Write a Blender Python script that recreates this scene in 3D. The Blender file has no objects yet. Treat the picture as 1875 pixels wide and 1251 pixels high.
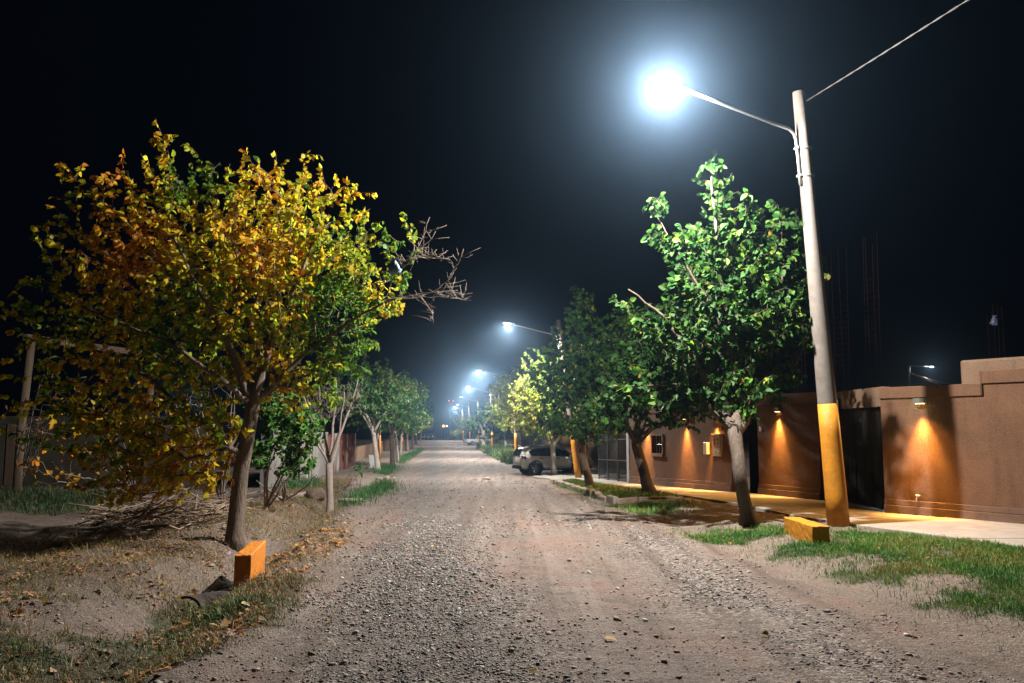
import bpy, math, random
import numpy as np
from math import radians, sin, cos, pi, atan2, sqrt
from mathutils import Vector

S = bpy.context.scene
COL = S.collection
rs = np.random.RandomState

# ------------------------------------------------------------------ camera
PITCH = radians(6.07)
CAMZ = 2.0
FPX = 1500.0
cam = bpy.data.cameras.new('camera')
cam.lens = 28.8; cam.sensor_width = 36.0; cam.sensor_fit = 'HORIZONTAL'
cam.clip_start = 0.1; cam.clip_end = 3000
camo = bpy.data.objects.new('camera', cam)
camo.location = (0, 0, CAMZ); camo.rotation_euler = (radians(90) + PITCH, 0, 0)
COL.objects.link(camo); S.camera = camo

# ------------------------------------------------------------------ night sky, exposure
wd = bpy.data.worlds.new('World'); S.world = wd; wd.use_nodes = True
bg = wd.node_tree.nodes['Background']
bg.inputs['Color'].default_value = (0.10, 0.22, 0.50, 1); bg.inputs['Strength'].default_value = 0.0042
S.view_settings.view_transform = 'Standard'; S.view_settings.look = 'None'
S.view_settings.exposure = 0.0; S.view_settings.gamma = 1.0; S.view_settings.use_curve_mapping = False
S.render.engine = 'CYCLES'
cy = S.cycles
cy.max_bounces = 5; cy.diffuse_bounces = 3; cy.glossy_bounces = 2; cy.transmission_bounces = 3
cy.volume_bounces = 0; cy.transparent_max_bounces = 4
cy.use_denoising = True; cy.sample_clamp_indirect = 4.0
cy.caustics_reflective = False; cy.caustics_refractive = False

LAMP_W = 11800.0
LAMP_COL = (1.0, 0.935, 0.855)
HAZE_DENSITY = 0.00066
HAZE_G = 0.925

# ------------------------------------------------------------------ where things are
def at(px, py, Y):
    """the point at distance Y along the street seen at (px, py) of the photograph"""
    xr = (px - 937.5) / FPX; yr = (625.5 - py) / FPX
    dy = cos(PITCH) - yr * sin(PITCH); dz = sin(PITCH) + yr * cos(PITCH)
    return Vector((xr / dy * Y, Y, CAMZ + dz / dy * Y))

_gy = np.array([-60, 18, 22, 26, 31, 36, 43, 52, 66, 80, 110, 160, 240, 262, 300, 400, 700.])
_gz = np.array([0, 0, -.03, -.11, -.27, -.43, -.60, -.68, -.76, -.84, -.92, -1.0, -1.06, -1.15, -2.2, -7, -22.])
_yy = np.arange(-60, 700, 0.5)
_zz = np.interp(_yy, _gy, _gz)
_k = np.hanning(13); _k /= _k.sum()
_zz = np.convolve(np.pad(_zz, 6, mode='edge'), _k, mode='valid')
def g(Y): return np.interp(Y, _yy, _zz)
def xc(Y): return 1.75 - 0.0933 * np.asarray(Y, float)

def gp(px, py, lift=0.0):
    """plan position on the ground seen at (px, py)"""
    xr = (px - 937.5) / FPX; yr = (625.5 - py) / FPX
    dy = cos(PITCH) - yr * sin(PITCH); dz = sin(PITCH) + yr * cos(PITCH)
    Y = 10.0
    lo, hi = 2.0, 260.0
    for _ in range(60):
        Y = .5 * (lo + hi)
        if CAMZ + dz / dy * Y > float(g(Y)) + lift: lo = Y
        else: hi = Y
    return (xr / dy * Y, Y)

def _hash(ix, iy, seed):
    h = (ix.astype(np.int64) * 374761393 + iy.astype(np.int64) * 668265263 + seed * 1442695041) & 0x7fffffff
    h = ((h ^ (h >> 13)) * 1274126177) & 0x7fffffff
    return ((h ^ (h >> 16)) & 0xffff) / 65535.0
def vnoise(x, y, seed=0):
    x = np.asarray(x, float); y = np.asarray(y, float)
    ix = np.floor(x); iy = np.floor(y); fx = x - ix; fy = y - iy
    ix = ix.astype(np.int64); iy = iy.astype(np.int64)
    ux = fx * fx * (3 - 2 * fx); uy = fy * fy * (3 - 2 * fy)
    a = _hash(ix, iy, seed); b = _hash(ix + 1, iy, seed); c = _hash(ix, iy + 1, seed); d = _hash(ix + 1, iy + 1, seed)
    return a + (b - a) * ux + (c - a) * uy + (a - b - c + d) * ux * uy
def fbm(x, y, seed=0, o=4):
    v = 0; a = .5; f = 1.0; t = 0
    for i in range(o):
        v = v + a * vnoise(x * f, y * f, seed + i * 17); t += a; a *= .5; f *= 2.03
    return v / t
def smooth(a, b, v):
    t = np.clip((v - a) / (b - a), 0, 1); return t * t * (3 - 2 * t)
def inpoly(x, y, poly):
    x = np.asarray(x); y = np.asarray(y); r = np.zeros(x.shape, bool)
    n = len(poly)
    for i in range(n):
        x1, y1 = poly[i]; x2, y2 = poly[(i + 1) % n]
        if y1 == y2: continue
        c = ((y1 > y) != (y2 > y)) & (x < (x2 - x1) * (y - y1) / (y2 - y1) + x1)
        r ^= c
    return r

# the pavement's kerb edge and the walls' line, as x over y
EY = np.array([6, 8, 11.5, 13.6, 16.7, 18.5, 22, 25, 29, 33, 38, 42.])
EX = np.array([12.4, 11.3, 9.6, 8.5, 6.95, 6.35, 5.9, 5.35, 4.75, 4.2, 3.5, 3.0])
WY = np.array([6, 12.5, 16.8, 19.4, 23.1, 26.2, 27.4, 34, 35.9, 41.5, 43])
WX = np.array([18, 13.6, 10.5, 8.7, 8.6, 7.8, 7.32, 5.6, 5.1, 4.2, 4.0])
def edge_x(Y): return np.interp(Y, EY, EX)
def wall_x(Y): return np.interp(Y, WY, WX)

def H(x, y, detail=True):
    """height of the bare ground"""
    x = np.asarray(x, float); y = np.asarray(y, float)
    s = x - xc(y)
    z = g(y).copy() if hasattr(g(y), 'copy') else np.array(g(y))
    near = np.clip(1.3 - y / 60.0, 0, 1)
    wob = (fbm(y * .35, y * 0 + 3.3, 5, 3) - .5)
    # irrigation ditch and bank on the left
    sd = s + 4.55 + wob * .5
    z = z - near * .22 * np.exp(-(sd / .42) ** 2)
    z = z + near * .15 * smooth(-4.9, -5.7, s + wob * .4) * (1 - .5 * smooth(-6.4, -7.6, s))
    z = z + near * .07 * np.exp(-((s + 3.75) / .4) ** 2)
    # shallow runnel on the right between road and grass
    z = z - near * .05 * np.exp(-((s - 3.5) / .5) ** 2)
    z = z + near * .05 * smooth(3.8, 4.6, s)
    # wheel tracks, camber
    on = smooth(3.4, 2.6, np.abs(s))
    z = z + on * (.05 - .006 * s * s) - on * .025 * (np.exp(-((s - 1.0) / .45) ** 2) + np.exp(-((s + 1.1) / .45) ** 2))
    if detail:
        rough = .055 - .03 * on
        rough = rough + .07 * smooth(-3.6, -4.6, s)
        z = z + rough * near * 2 * (fbm(x * 1.1, y * 1.1, 11, 4) - .5)
        z = z + (.022 + .035 * smooth(-3.6, -4.2, s)) * near * 2 * (fbm(x * 4.3, y * 4.3, 23, 3) - .5)
    # ground stays under the pavement
    pv = smooth(-.12, .05, x - edge_x(y)) * (y < 42.5) * (y > 5)
    z = z * (1 - pv) + (g(y) - .05) * pv
    return z
def h0(x, y): return float(H(np.array([x]), np.array([y]))[0])

# ------------------------------------------------------------------ object helpers
def tag(o, label=None, cat=None, group=None, kind=None):
    if label: o['label'] = label
    if cat: o['category'] = cat
    if group: o['group'] = group
    if kind: o['kind'] = kind
    return o
def empty(name, loc, label, cat, group=None, rz=0.0):
    o = bpy.data.objects.new(name, None); o.location = loc; o.rotation_euler = (0, 0, rz)
    o.empty_display_size = .2
    COL.objects.link(o); return tag(o, label, cat, group)

class MB:
    def __init__(s): s.V = []; s.F = []; s.n = 0
    def add(s, v, f):
        v = [tuple(p) for p in v]
        s.V += v; s.F += [tuple(i + s.n for i in q) for q in f]; s.n += len(v); return s
    def box(s, c, d, rz=0.0, rx=0.0, ry=0.0):
        hx, hy, hz = d[0] / 2, d[1] / 2, d[2] / 2
        pts = [Vector((sx * hx, sy * hy, sz * hz)) for sz in (-1, 1) for sx, sy in ((-1, -1), (1, -1), (1, 1), (-1, 1))]
        from mathutils import Euler
        m = Euler((rx, ry, rz)).to_matrix()
        c = Vector(c)
        return s.add([m @ p + c for p in pts], [(3, 2, 1, 0), (4, 5, 6, 7), (0, 1, 5, 4), (1, 2, 6, 5), (2, 3, 7, 6), (3, 0, 4, 7)])
    def prism(s, plan, z0, z1):
        n = len(plan)
        zz0 = z0 if hasattr(z0, '__len__') else [z0] * n
        zz1 = z1 if hasattr(z1, '__len__') else [z1] * n
        v = [(p[0], p[1], a) for p, a in zip(plan, zz0)] + [(p[0], p[1], b) for p, b in zip(plan, zz1)]
        f = [tuple(range(n))[::-1], tuple(range(n, 2 * n))] + [(i, (i + 1) % n, n + (i + 1) % n, n + i) for i in range(n)]
        return s.add(v, f)
    def tube(s, pts, r, k=8, cap=True):
        pts = [Vector(p) for p in pts]; n = len(pts)
        rr = r if hasattr(r, '__len__') else [r] * n
        ref = None; v = []
        for i in range(n):
            t = (pts[min(i + 1, n - 1)] - pts[max(i - 1, 0)])
            if t.length < 1e-9: t = Vector((0, 0, 1))
            t.normalize()
            if ref is None:
                ref = Vector((1, 0, 0)) if abs(t.x) < .8 else Vector((0, 1, 0))
            a = ref - t * ref.dot(t); a.normalize(); ref = a; b = t.cross(a)
            for j in range(k):
                w = 2 * pi * j / k
                v.append(pts[i] + (a * cos(w) + b * sin(w)) * rr[i])
        f = []
        for i in range(n - 1):
            for j in range(k):
                j2 = (j + 1) % k
                f.append((i * k + j, i * k + j2, (i + 1) * k + j2, (i + 1) * k + j))
        if cap: f += [tuple(range(k))[::-1], tuple((n - 1) * k + j for j in range(k))]
        return s.add(v, f)
    def disc_ring(s, c, axis, prof, k=20):
        """lathe: prof is a list of (distance along axis, radius)"""
        c = Vector(c); axis = Vector(axis).normalized()
        ref = Vector((0, 0, 1)) if abs(axis.z) < .8 else Vector((1, 0, 0))
        a = (ref - axis * ref.dot(axis)).normalized(); b = axis.cross(a)
        v = []; f = []
        for d, r in prof:
            for j in range(k):
                w = 2 * pi * j / k
                v.append(c + axis * d + (a * cos(w) + b * sin(w)) * max(r, 1e-4))
        for i in range(len(prof) - 1):
            for j in range(k):
                j2 = (j + 1) % k
                f.append((i * k + j, i * k + j2, (i + 1) * k + j2, (i + 1) * k + j))
        return s.add(v, f)

def link(name, me, mat, parent=None, smooth_=False):
    me.materials.append(mat)
    if smooth_: me.shade_smooth()
    o = bpy.data.objects.new(name, me)
    COL.objects.link(o)
    if parent is not None: o.parent = parent
    return o
def build(name, mb, mat, parent=None, smooth_=False, world=True, bevel=0.0, origin=None):
    """one mesh object; with world=True the points are world points and the parent is unrotated"""
    off = Vector((0, 0, 0))
    if parent is not None and world:
        p = parent
        while p is not None: off = off + p.location; p = p.parent
    elif origin is not None: off = Vector(origin)
    V = [(p[0] - off[0], p[1] - off[1], p[2] - off[2]) for p in mb.V]
    me = bpy.data.meshes.new(name); me.from_pydata(V, [], mb.F); me.update()
    o = link(name, me, mat, parent, smooth_)
    if origin is not None and parent is None: o.location = origin
    if bevel:
        b = o.modifiers.new('bevel', 'BEVEL'); b.width = bevel; b.segments = 2; b.limit_method = 'ANGLE'
    return o
def np_mesh(name, V, F, col=None, attrs=None):
    """V (n,3), F list of equal arity arrays [(m,k)]"""
    me = bpy.data.meshes.new(name)
    V = np.asarray(V, np.float32)
    me.vertices.add(len(V)); me.vertices.foreach_set('co', V.ravel())
    Fs = [np.asarray(f, np.int32) for f in F if len(f)]
    nl = sum(f.size for f in Fs); npoly = sum(len(f) for f in Fs)
    me.loops.add(nl); me.loops.foreach_set('vertex_index', np.concatenate([f.ravel() for f in Fs]))
    me.polygons.add(npoly)
    tot = np.concatenate([np.full(len(f), f.shape[1], np.int32) for f in Fs])
    st = np.concatenate([[0], np.cumsum(tot)[:-1]]).astype(np.int32)
    me.polygons.foreach_set('loop_start', st)
    me.polygons.foreach_set('loop_total', tot)
    if col is not None:
        a = me.attributes.new('tint', 'FLOAT_COLOR', 'POINT')
        c = np.ones((len(V), 4), np.float32); c[:, :3] = col
        a.data.foreach_set('color', c.ravel())
    for k, v in (attrs or {}).items():
        a = me.attributes.new(k, 'FLOAT', 'POINT'); a.data.foreach_set('value', np.asarray(v, np.float32))
    me.update(calc_edges=True); me.validate()
    return me

# ------------------------------------------------------------------ materials
def newmat(name):
    m = bpy.data.materials.new(name); m.use_nodes = True
    nt = m.node_tree; nt.nodes.clear()
    out = nt.nodes.new('ShaderNodeOutputMaterial'); b = nt.nodes.new('ShaderNodeBsdfPrincipled')
    nt.links.new(b.outputs[0], out.inputs[0])
    return m, nt, b, out
def N(nt, t, **kw):
    n = nt.nodes.new(t)
    for k, v in kw.items():
        if k in n.inputs: n.inputs[k].default_value = v
        else: setattr(n, k, v)
    return n
def ramp(nt, fac, stops):
    r = nt.nodes.new('ShaderNodeValToRGB'); e = r.color_ramp.elements
    while len(e) < len(stops): e.new(.5)
    for i, (p, c) in enumerate(stops):
        e[i].position = p; e[i].color = (c, c, c, 1) if not hasattr(c, '__len__') else (*c, 1)
    nt.links.new(fac, r.inputs[0]); return r.outputs[0]
def mixc(nt, fac, a, b, mode='MIX'):
    m = nt.nodes.new('ShaderNodeMix'); m.data_type = 'RGBA'; m.blend_type = mode
    for i, v in ((0, fac), (6, a), (7, b)):
        if hasattr(v, 'is_linked') or hasattr(v, 'links'): nt.links.new(v, m.inputs[i])
        else: m.inputs[i].default_value = (*v, 1) if hasattr(v, '__len__') else v
    return m.outputs[2]
def mat(name, c1, c2=None, scale=6.0, rough=.7, bump=.0, bscale=None, stretch=(1, 1, 1), metal=0.0, spec=.4, grime=None, c3=None):
    """two colours broken up by noise, a third in large stains, and a bump"""
    m, nt, b, out = newmat(name)
    tc = N(nt, 'ShaderNodeTexCoord'); mp = N(nt, 'ShaderNodeMapping'); mp.inputs['Scale'].default_value = stretch
    nt.links.new(tc.outputs['Object'], mp.inputs[0])
    n1 = N(nt, 'ShaderNodeTexNoise', Scale=scale, Detail=8.0, Roughness=.65); nt.links.new(mp.outputs[0], n1.inputs['Vector'])
    c = mixc(nt, ramp(nt, n1.outputs[0], [(.3, 0.), (.7, 1.)]), c1, c2 or tuple(x * .8 for x in c1))
    if c3:
        n2 = N(nt, 'ShaderNodeTexNoise', Scale=scale * .22, Detail=6.0, Roughness=.7); nt.links.new(mp.outputs[0], n2.inputs['Vector'])
        c = mixc(nt, ramp(nt, n2.outputs[0], [(.5, 0.), (.68, 1.)]), c, c3)
    nt.links.new(c, b.inputs['Base Color'])
    b.inputs['Roughness'].default_value = rough; b.inputs['Metallic'].default_value = metal
    b.inputs['Specular IOR Level'].default_value = spec
    if bump:
        n3 = N(nt, 'ShaderNodeTexNoise', Scale=bscale or scale * 4, Detail=6.0, Roughness=.6); nt.links.new(mp.outputs[0], n3.inputs['Vector'])
        bp = N(nt, 'ShaderNodeBump', Strength=1.0, Distance=bump); nt.links.new(n3.outputs[0], bp.inputs['Height'])
        nt.links.new(bp.outputs[0], b.inputs['Normal'])
    return m
def tintmat(name, rough=.5, trans=.0, spec=.4, noise=0.0, nscale=60):
    """colour from the mesh's own tint attribute (each leaf, stone or blade has its colour)"""
    m, nt, b, out = newmat(name)
    at_ = N(nt, 'ShaderNodeAttribute'); at_.attribute_name = 'tint'
    c = at_.outputs['Color']
    if noise:
        n = N(nt, 'ShaderNodeTexNoise', Scale=nscale, Detail=4.0)
        tc = N(nt, 'ShaderNodeTexCoord'); nt.links.new(tc.outputs['Object'], n.inputs['Vector'])
        c = mixc(nt, noise, c, ramp(nt, n.outputs[0], [(.3, .25), (.7, 1.)]), 'MULTIPLY')
    nt.links.new(c, b.inputs['Base Color'])
    b.inputs['Roughness'].default_value = rough; b.inputs['Specular IOR Level'].default_value = spec
    if trans:
        tr = N(nt, 'ShaderNodeBsdfTranslucent'); nt.links.new(c, tr.inputs[0])
        mx = N(nt, 'ShaderNodeMixShader'); mx.inputs[0].default_value = trans
        nt.links.new(b.outputs[0], mx.inputs[1]); nt.links.new(tr.outputs[0], mx.inputs[2]); nt.links.new(mx.outputs[0], out.inputs[0])
    return m
def glow(name, col, strength):
    m, nt, b, out = newmat(name)
    b.inputs['Base Color'].default_value = (*col, 1)
    b.inputs['Emission Color'].default_value = (*col, 1); b.inputs['Emission Strength'].default_value = strength
    m.cycles.emission_sampling = 'NONE'
    return m

def paint(name, c1, c2):
    """old masonry paint: uneven coats, grime, chips down to the concrete"""
    m, nt, b, out = newmat(name)
    tc = N(nt, 'ShaderNodeTexCoord')
    def nz(sc, d=8., ro=.7):
        n = N(nt, 'ShaderNodeTexNoise', Scale=sc, Detail=d, Roughness=ro); nt.links.new(tc.outputs['Object'], n.inputs['Vector']); return n.outputs[0]
    c = mixc(nt, ramp(nt, nz(6.), [(.35, 0.), (.65, 1.)]), c1, c2)
    c = mixc(nt, ramp(nt, nz(2.3), [(.50, 0.), (.72, .55)]), c, (.20, .10, .03))
    chip = ramp(nt, nz(17., 9., .75), [(.615, 0.), (.64, 1.)])
    c = mixc(nt, chip, c, (.30, .26, .21))
    nt.links.new(c, b.inputs['Base Color']); b.inputs['Roughness'].default_value = .6; b.inputs['Specular IOR Level'].default_value = .3
    bp = N(nt, 'ShaderNodeBump', Strength=.8, Distance=.008); nt.links.new(nz(34.), bp.inputs['Height']); nt.links.new(bp.outputs[0], b.inputs['Normal'])
    return m
def stucco(name, c1, c2, c3):
    """sprayed render: coarse grain, patched areas, damp runs down the wall"""
    m, nt, b, out = newmat(name)
    tc = N(nt, 'ShaderNodeTexCoord')
    def nz(sc, d=8., ro=.65, st=(1, 1, 1)):
        mp = N(nt, 'ShaderNodeMapping'); mp.inputs['Scale'].default_value = st; nt.links.new(tc.outputs['Object'], mp.inputs[0])
        n = N(nt, 'ShaderNodeTexNoise', Scale=sc, Detail=d, Roughness=ro); nt.links.new(mp.outputs[0], n.inputs['Vector']); return n.outputs[0]
    c = mixc(nt, ramp(nt, nz(1.3, 7., .7), [(.38, 0.), (.62, 1.)]), c1, c2)
    c = mixc(nt, ramp(nt, nz(2.4, 6., .6, (2.2, 2.2, .16)), [(.52, 0.), (.70, .7)]), c, c3)
    c = mixc(nt, ramp(nt, nz(42., 5., .8), [(.40, 0.), (.66, .55)]), c, tuple(x * 1.75 for x in c1))
    c = mixc(nt, ramp(nt, nz(60., 5., .8), [(.50, 0.), (.70, .6)]), c, tuple(x * .5 for x in c2))
    nt.links.new(c, b.inputs['Base Color']); b.inputs['Roughness'].default_value = .92; b.inputs['Specular IOR Level'].default_value = .2
    bp = N(nt, 'ShaderNodeBump', Strength=1.0, Distance=.03); nt.links.new(nz(55., 6., .7), bp.inputs['Height']); nt.links.new(bp.outputs[0], b.inputs['Normal'])
    return m
M = {}
M['concrete'] = mat('pole concrete', (0.148, 0.131, 0.115), (0.108, 0.095, 0.085), 9, .85, .006, 60, c3=(0.1015, 0.084, 0.07))
M['yellow'] = paint('yellow paint', (.54, .225, .012), (.40, .155, .011))
M['orange'] = paint('orange paint', (.66, .225, .013), (.52, .165, .011))
M['galv'] = mat('galvanised steel', (.42, .43, .44), (.33, .34, .35), 20, .42, metal=.8)
M['head'] = mat('lamp housing', (.34, .35, .36), (.28, .29, .30), 14, .45, metal=.3)
M['housing'] = mat('grey wall lamp box', (.085, .085, .085), (.06, .06, .06), 8, .6)
M['lens'] = glow('lit lamp lens', (.86, .94, 1.0), 60.0)
M['lens_dim'] = glow('far lamp lens', (.86, .95, 1.0), 6.0)
M['lens_warm'] = glow('lit wall lamp lens', (1.0, .62, .22), 14.0)
M['red_lit'] = glow('red signal lamp', (1.0, .05, .03), 5.0)
M['orange_lit'] = glow('orange lamp', (1.0, .22, .04), 8.0)
M['stucco'] = stucco('brown stucco', (.135, .072, .043), (.088, .047, .028), (.062, .036, .024))
M['stucco2'] = stucco('tan stucco', (.175, .112, .075), (.13, .083, .055), (.09, .06, .042))
M['plinth'] = mat('stucco plinth', (.12, .068, .042), (.085, .047, .03), 6, .85, .01, 60, c3=(.15, .10, .07))
M['black'] = mat('black gate paint', (.005, .005, .006), (.007, .007, .008), 6, .8, spec=.05)
M['darkmetal'] = mat('dark metal', (.03, .035, .04), (.045, .05, .055), 8, .5, metal=.3)
M['greypost'] = mat('grey pillar', (.30, .31, .31), (.24, .25, .26), 6, .8, .004, 50)
M['white'] = mat('white enamel', (.72, .73, .73), (.62, .63, .64), 8, .4)
M['ink'] = mat('dark lettering', (.02, .02, .025), rough=.6)
M['beige'] = mat('beige plastic', (.52, .46, .36), (.44, .38, .30), 9, .5)
M['pave'] = mat('pavement concrete', (0.328, 0.3034, 0.2706), (0.2542, 0.2296, 0.2009), 3.0, .85, .005, 45, c3=(0.205, 0.1804, 0.1558))
M['kerb'] = mat('rough kerb', (.34, .29, .24), (.24, .20, .165), 5, .9, .02, 25)
M['bark'] = mat('bark', (.21, .16, .12), (.06, .044, .033), 30, .9, .04, 44, stretch=(1, 1, .16), c3=(.24, .19, .15))
M['bark_shaded'] = mat('shaded bark', (.115, .088, .066), (.05, .037, .028), 22, .9, .02, 38, stretch=(1, 1, .16), c3=(.13, .10, .078))  # darker copy of the bark, shade on the mulberry trunks put into colour
M['bark_pale'] = mat('pale bark', (.36, .30, .25), (.22, .18, .15), 22, .9, .01, 40, stretch=(1, 1, .2))
M['limewash'] = mat('limewashed bark', (.55, .51, .45), (.36, .32, .28), 14, .9, .008, 40, stretch=(1, 1, .3))
M['twig'] = mat('grey twigs', (.33, .28, .25), (.22, .18, .16), 12, .9)
M['drytwig'] = mat('dry twigs', (.20, .14, .10), (.34, .26, .20), 6, .9)
M['wood'] = mat('old timber', (.16, .115, .08), (.10, .072, .05), 9, .85, .006, 50, stretch=(1, 1, .15))
M['tyre'] = mat('tyre rubber', (.018, .018, .018), rough=.8)
M['rim'] = mat('alloy rim', (.30, .30, .31), rough=.35, metal=.8)
M['glass'] = mat('dark car glass', (.008, .009, .011), rough=.08, spec=.6)
M['carpaint'] = mat('silver car paint', (.60, .585, .55), (.56, .55, .52), 3, .30, spec=.6)
M['whitepaint'] = mat('white car paint', (.62, .62, .62), (.58, .58, .58), 3, .3, spec=.6)
M['darkpaint'] = mat('dark car paint', (.035, .018, .020), (.03, .016, .018), 3, .3, spec=.6)
M['redglass'] = mat('tail lamp', (.12, .012, .012), rough=.2, spec=.6)
M['clearglass'] = mat('headlamp', (.35, .38, .4), rough=.12, spec=.7)
M['blackplastic'] = mat('black plastic', (.015, .015, .016), rough=.6)
M['bag'] = mat('blue plastic film', (.13, .24, .32), (.22, .34, .42), 8, .35, .01, 12)
M['bagwhite'] = mat('white plastic film', (.16, .17, .20), (.03, .06, .22), 9, .4, .01, 12)
M['greywall'] = mat('grey cement render', (.26, .25, .24), (.17, .165, .16), 1.6, .9, .01, 20, c3=(.34, .33, .32))
M['shadewall'] = mat('shade darkened render', (.085, .078, .062), (.05, .046, .036), 1.6, .95, .01, 20, c3=(.10, .095, .08), spec=.1)  # render colour lowered so the wall looks shaded by the tree crown
M['slab'] = mat('pale slab', (.42, .43, .44), (.30, .31, .33), 3, .85, .006, 25)
M['reed'] = mat('red brown reeds', (.28, .11, .085), (.13, .06, .05), 18, .9, .02, 30, stretch=(1, 1, .08))
M['rust'] = mat('rusty bars', (.016, .006, .004), (.010, .004, .003), 10, .95, spec=.05)
M['rock'] = mat('rock', (.19, .14, .10), (.09, .065, .05), 7, .9, .015, 25)
M['pipe'] = mat('dirty pipe', (.03, .026, .022), (.075, .06, .05), 9, .95, .03, 30)
M['pvc'] = mat('white pipe', (.70, .70, .68), (.6, .6, .58), 5, .5)
M['leaf'] = tintmat('leaf', .55, .22, .15)
M['leaf_autumn'] = tintmat('autumn leaf', .55, .5, .2)
M['leaf_matt'] = tintmat('far leaf', .55, .2, .3)
M['blade'] = tintmat('grass blade', .55, .15, .3)
M['stone'] = tintmat('stone', .7, 0, .4, .35, 90)
M['deadleaf'] = tintmat('dead leaf', .7, .1, .25)

# ------------------------------------------------------------------ the street lamps and their light
def point_light(loc, watts, color, radius, parent, tilt=None):
    l = bpy.data.lights.new('lamp light', 'POINT' if tilt is None else 'SPOT'); l.energy = watts; l.color = color; l.shadow_soft_size = radius
    if tilt is not None: l.spot_size = radians(174); l.spot_blend = .25
    o = bpy.data.objects.new('lamp_light', l); COL.objects.link(o)
    o.parent = parent; o.location = Vector(loc) - parent.location
    if tilt is not None: o.rotation_euler = (radians(-tilt), 0, 0)
    return o
LAMP_GROUP = 'street lamps along the right kerb'
def street_lamp(base, top, head, label, watts, rb, rt, paint_h, sides=28, lens='lens', attach=.9, name='street_lamp', group=LAMP_GROUP, paint='yellow', tilt=None):
    base = Vector(base); top = Vector(top); head = Vector(head)
    e = empty(name, base, label, 'street lamp', group)
    ax = (top - base); Lh = ax.length; ax = ax / Lh
    def pp(t): return base + ax * t
    rad = lambda t: rb + (rt - rb) * t / Lh
    ts = np.linspace(0, Lh, 14)
    mb = MB(); mb.tube([pp(t - .3 if i == 0 else t) for i, t in enumerate(ts)], [rad(t) for t in ts], sides)
    build('pole', mb, M['concrete'], e, True)
    if paint_h:
        mb = MB(); tt = np.linspace(.005, paint_h, 5)
        mb.tube([pp(t) for t in tt], [rad(t) + .004 for t in tt], sides)
        build('painted_base', mb, M[paint], e, True)
    # arm: a pipe clamped to the pole, bending out over the road
    out = head - pp(Lh * attach); oh = Vector((out.x, out.y, 0)).normalized()
    off = oh * (rad(Lh * .85) + .045)
    j = pp(Lh * attach) + off
    low = pp(Lh * attach - 1.15) + off
    dirh = (head - j).normalized()
    pts = [low, low.lerp(j, .5), j - Vector((0, 0, .16)), j + dirh * .05 - Vector((0, 0, .05)), j + dirh * .18 + Vector((0, 0, .015)), j + dirh * .6, j.lerp(head, .6), head - dirh * .3]
    mb = MB(); mb.tube(pts, .034, 10); build('arm', mb, M['galv'], e, True)
    for d in (.35, .95):
        c = pp(Lh * attach - d); r_ = rad(Lh * attach - d) + .012
        mb = MB(); mb.disc_ring(c, ax, [(-.02, r_), (-.02, r_ + .012), (.02, r_ + .012), (.02, r_)], 24)
        mb.box(c + off * 1.0, (.05, .14, .045), atan2(oh.y, oh.x))
        build('clamp', mb, M['galv'], e)
    # luminaire: a flat tapering head with the lens in its underside
    hd = Vector((dirh.x, dirh.y, 0)).normalized(); sd = Vector((-hd.y, hd.x, 0))
    prof = [(-.36, .035, .03), (-.26, .07, .05), (-.12, .15, .06), (.05, .17, .062), (.22, .15, .05), (.30, .09, .03)]
    v = []; f = []
    for (t, w, hgt) in prof:
        for (a, b) in ((-1, 0), (-.8, .75), (0, 1.), (.8, .75), (1, 0), (.85, -.45), (-.85, -.45)):
            v.append(head + hd * t + sd * (w * a) + Vector((0, 0, hgt * b + t * .06)))
    for i in range(len(prof) - 1):
        for q in range(7):
            q2 = (q + 1) % 7; f.append((i * 7 + q, i * 7 + q2, (i + 1) * 7 + q2, (i + 1) * 7 + q))
    f += [tuple(range(7)), tuple(range(35, 42))[::-1]]
    mb = MB(); mb.add(v, f); hb = build('lamp_head', mb, M['head'], e)
    mb = MB(); mb.box(head + hd * .04 + Vector((0, 0, -.043)), (.30, .22, .018), atan2(hd.y, hd.x))
    build('lens', mb, M[lens], hb)
    # conduit down the pole below the clamps
    mb = MB(); mb.tube([low + Vector((0, 0, .02)), low - Vector((0, 0, .35)) - off * .12, low - Vector((0, 0, .9)) - off * .2], .008, 6)
    build('cable', mb, M['blackplastic'], e)
    if watts: point_light(head + Vector((0, 0, -.16)) + hd * .04, watts, LAMP_COL, .09, e, tilt)
    return e

L1B = Vector((6.62, 16.9, float(g(16.9)) + .05))
street_lamp(L1B, at(1462, 169, 16.9), at(1220, 151, 15.5),
            'tall grey concrete lamp post with yellow painted base beside the black gate', LAMP_W, .215, .125, 2.46)
far_lamps = [
    (43.0, 1057, at(930, 592, 42), LAMP_W * .8, 'second lamp post, its yellow base in front of the parked silver car'),
    (75.0, 946, at(877, 679, 74), LAMP_W * 1.25, 'third lamp post with starry bright lamp, yellow base just left of the silver car'),
    (105.0, 903, at(858, 708, 104), LAMP_W * 1.1, 'fourth lamp post, bright lamp lowest of the brilliant ones, near the white pickup'),
    (140.0, 879, at(845, 727, 139), LAMP_W * .6, 'dim far lamp post with its lamp just under the fourth bright lamp'),
    (172.0, 862, at(838, 741, 171), LAMP_W * .5, 'dimmer far lamp post, lamp right of the last small bright one'),
    (205.0, 850, at(832, 745, 204), LAMP_W * 1.0, 'last small bright lamp post at the far end of the street'),
]
for (Y, px, head, w, lab) in far_lamps:
    X = (px - 937.5) / FPX * Y * 1.006
    b = Vector((X, Y, float(g(Y))))
    street_lamp(b, b + Vector((-1.0 if Y < 50 else -.3, 0, 8.3)), head, lab, w, .17, .11, 2.4, 14, tilt={43.0: .3, 75.0: 5.4, 105.0: 5.9, 205.0: 7.4}.get(Y, 3.0))

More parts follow.
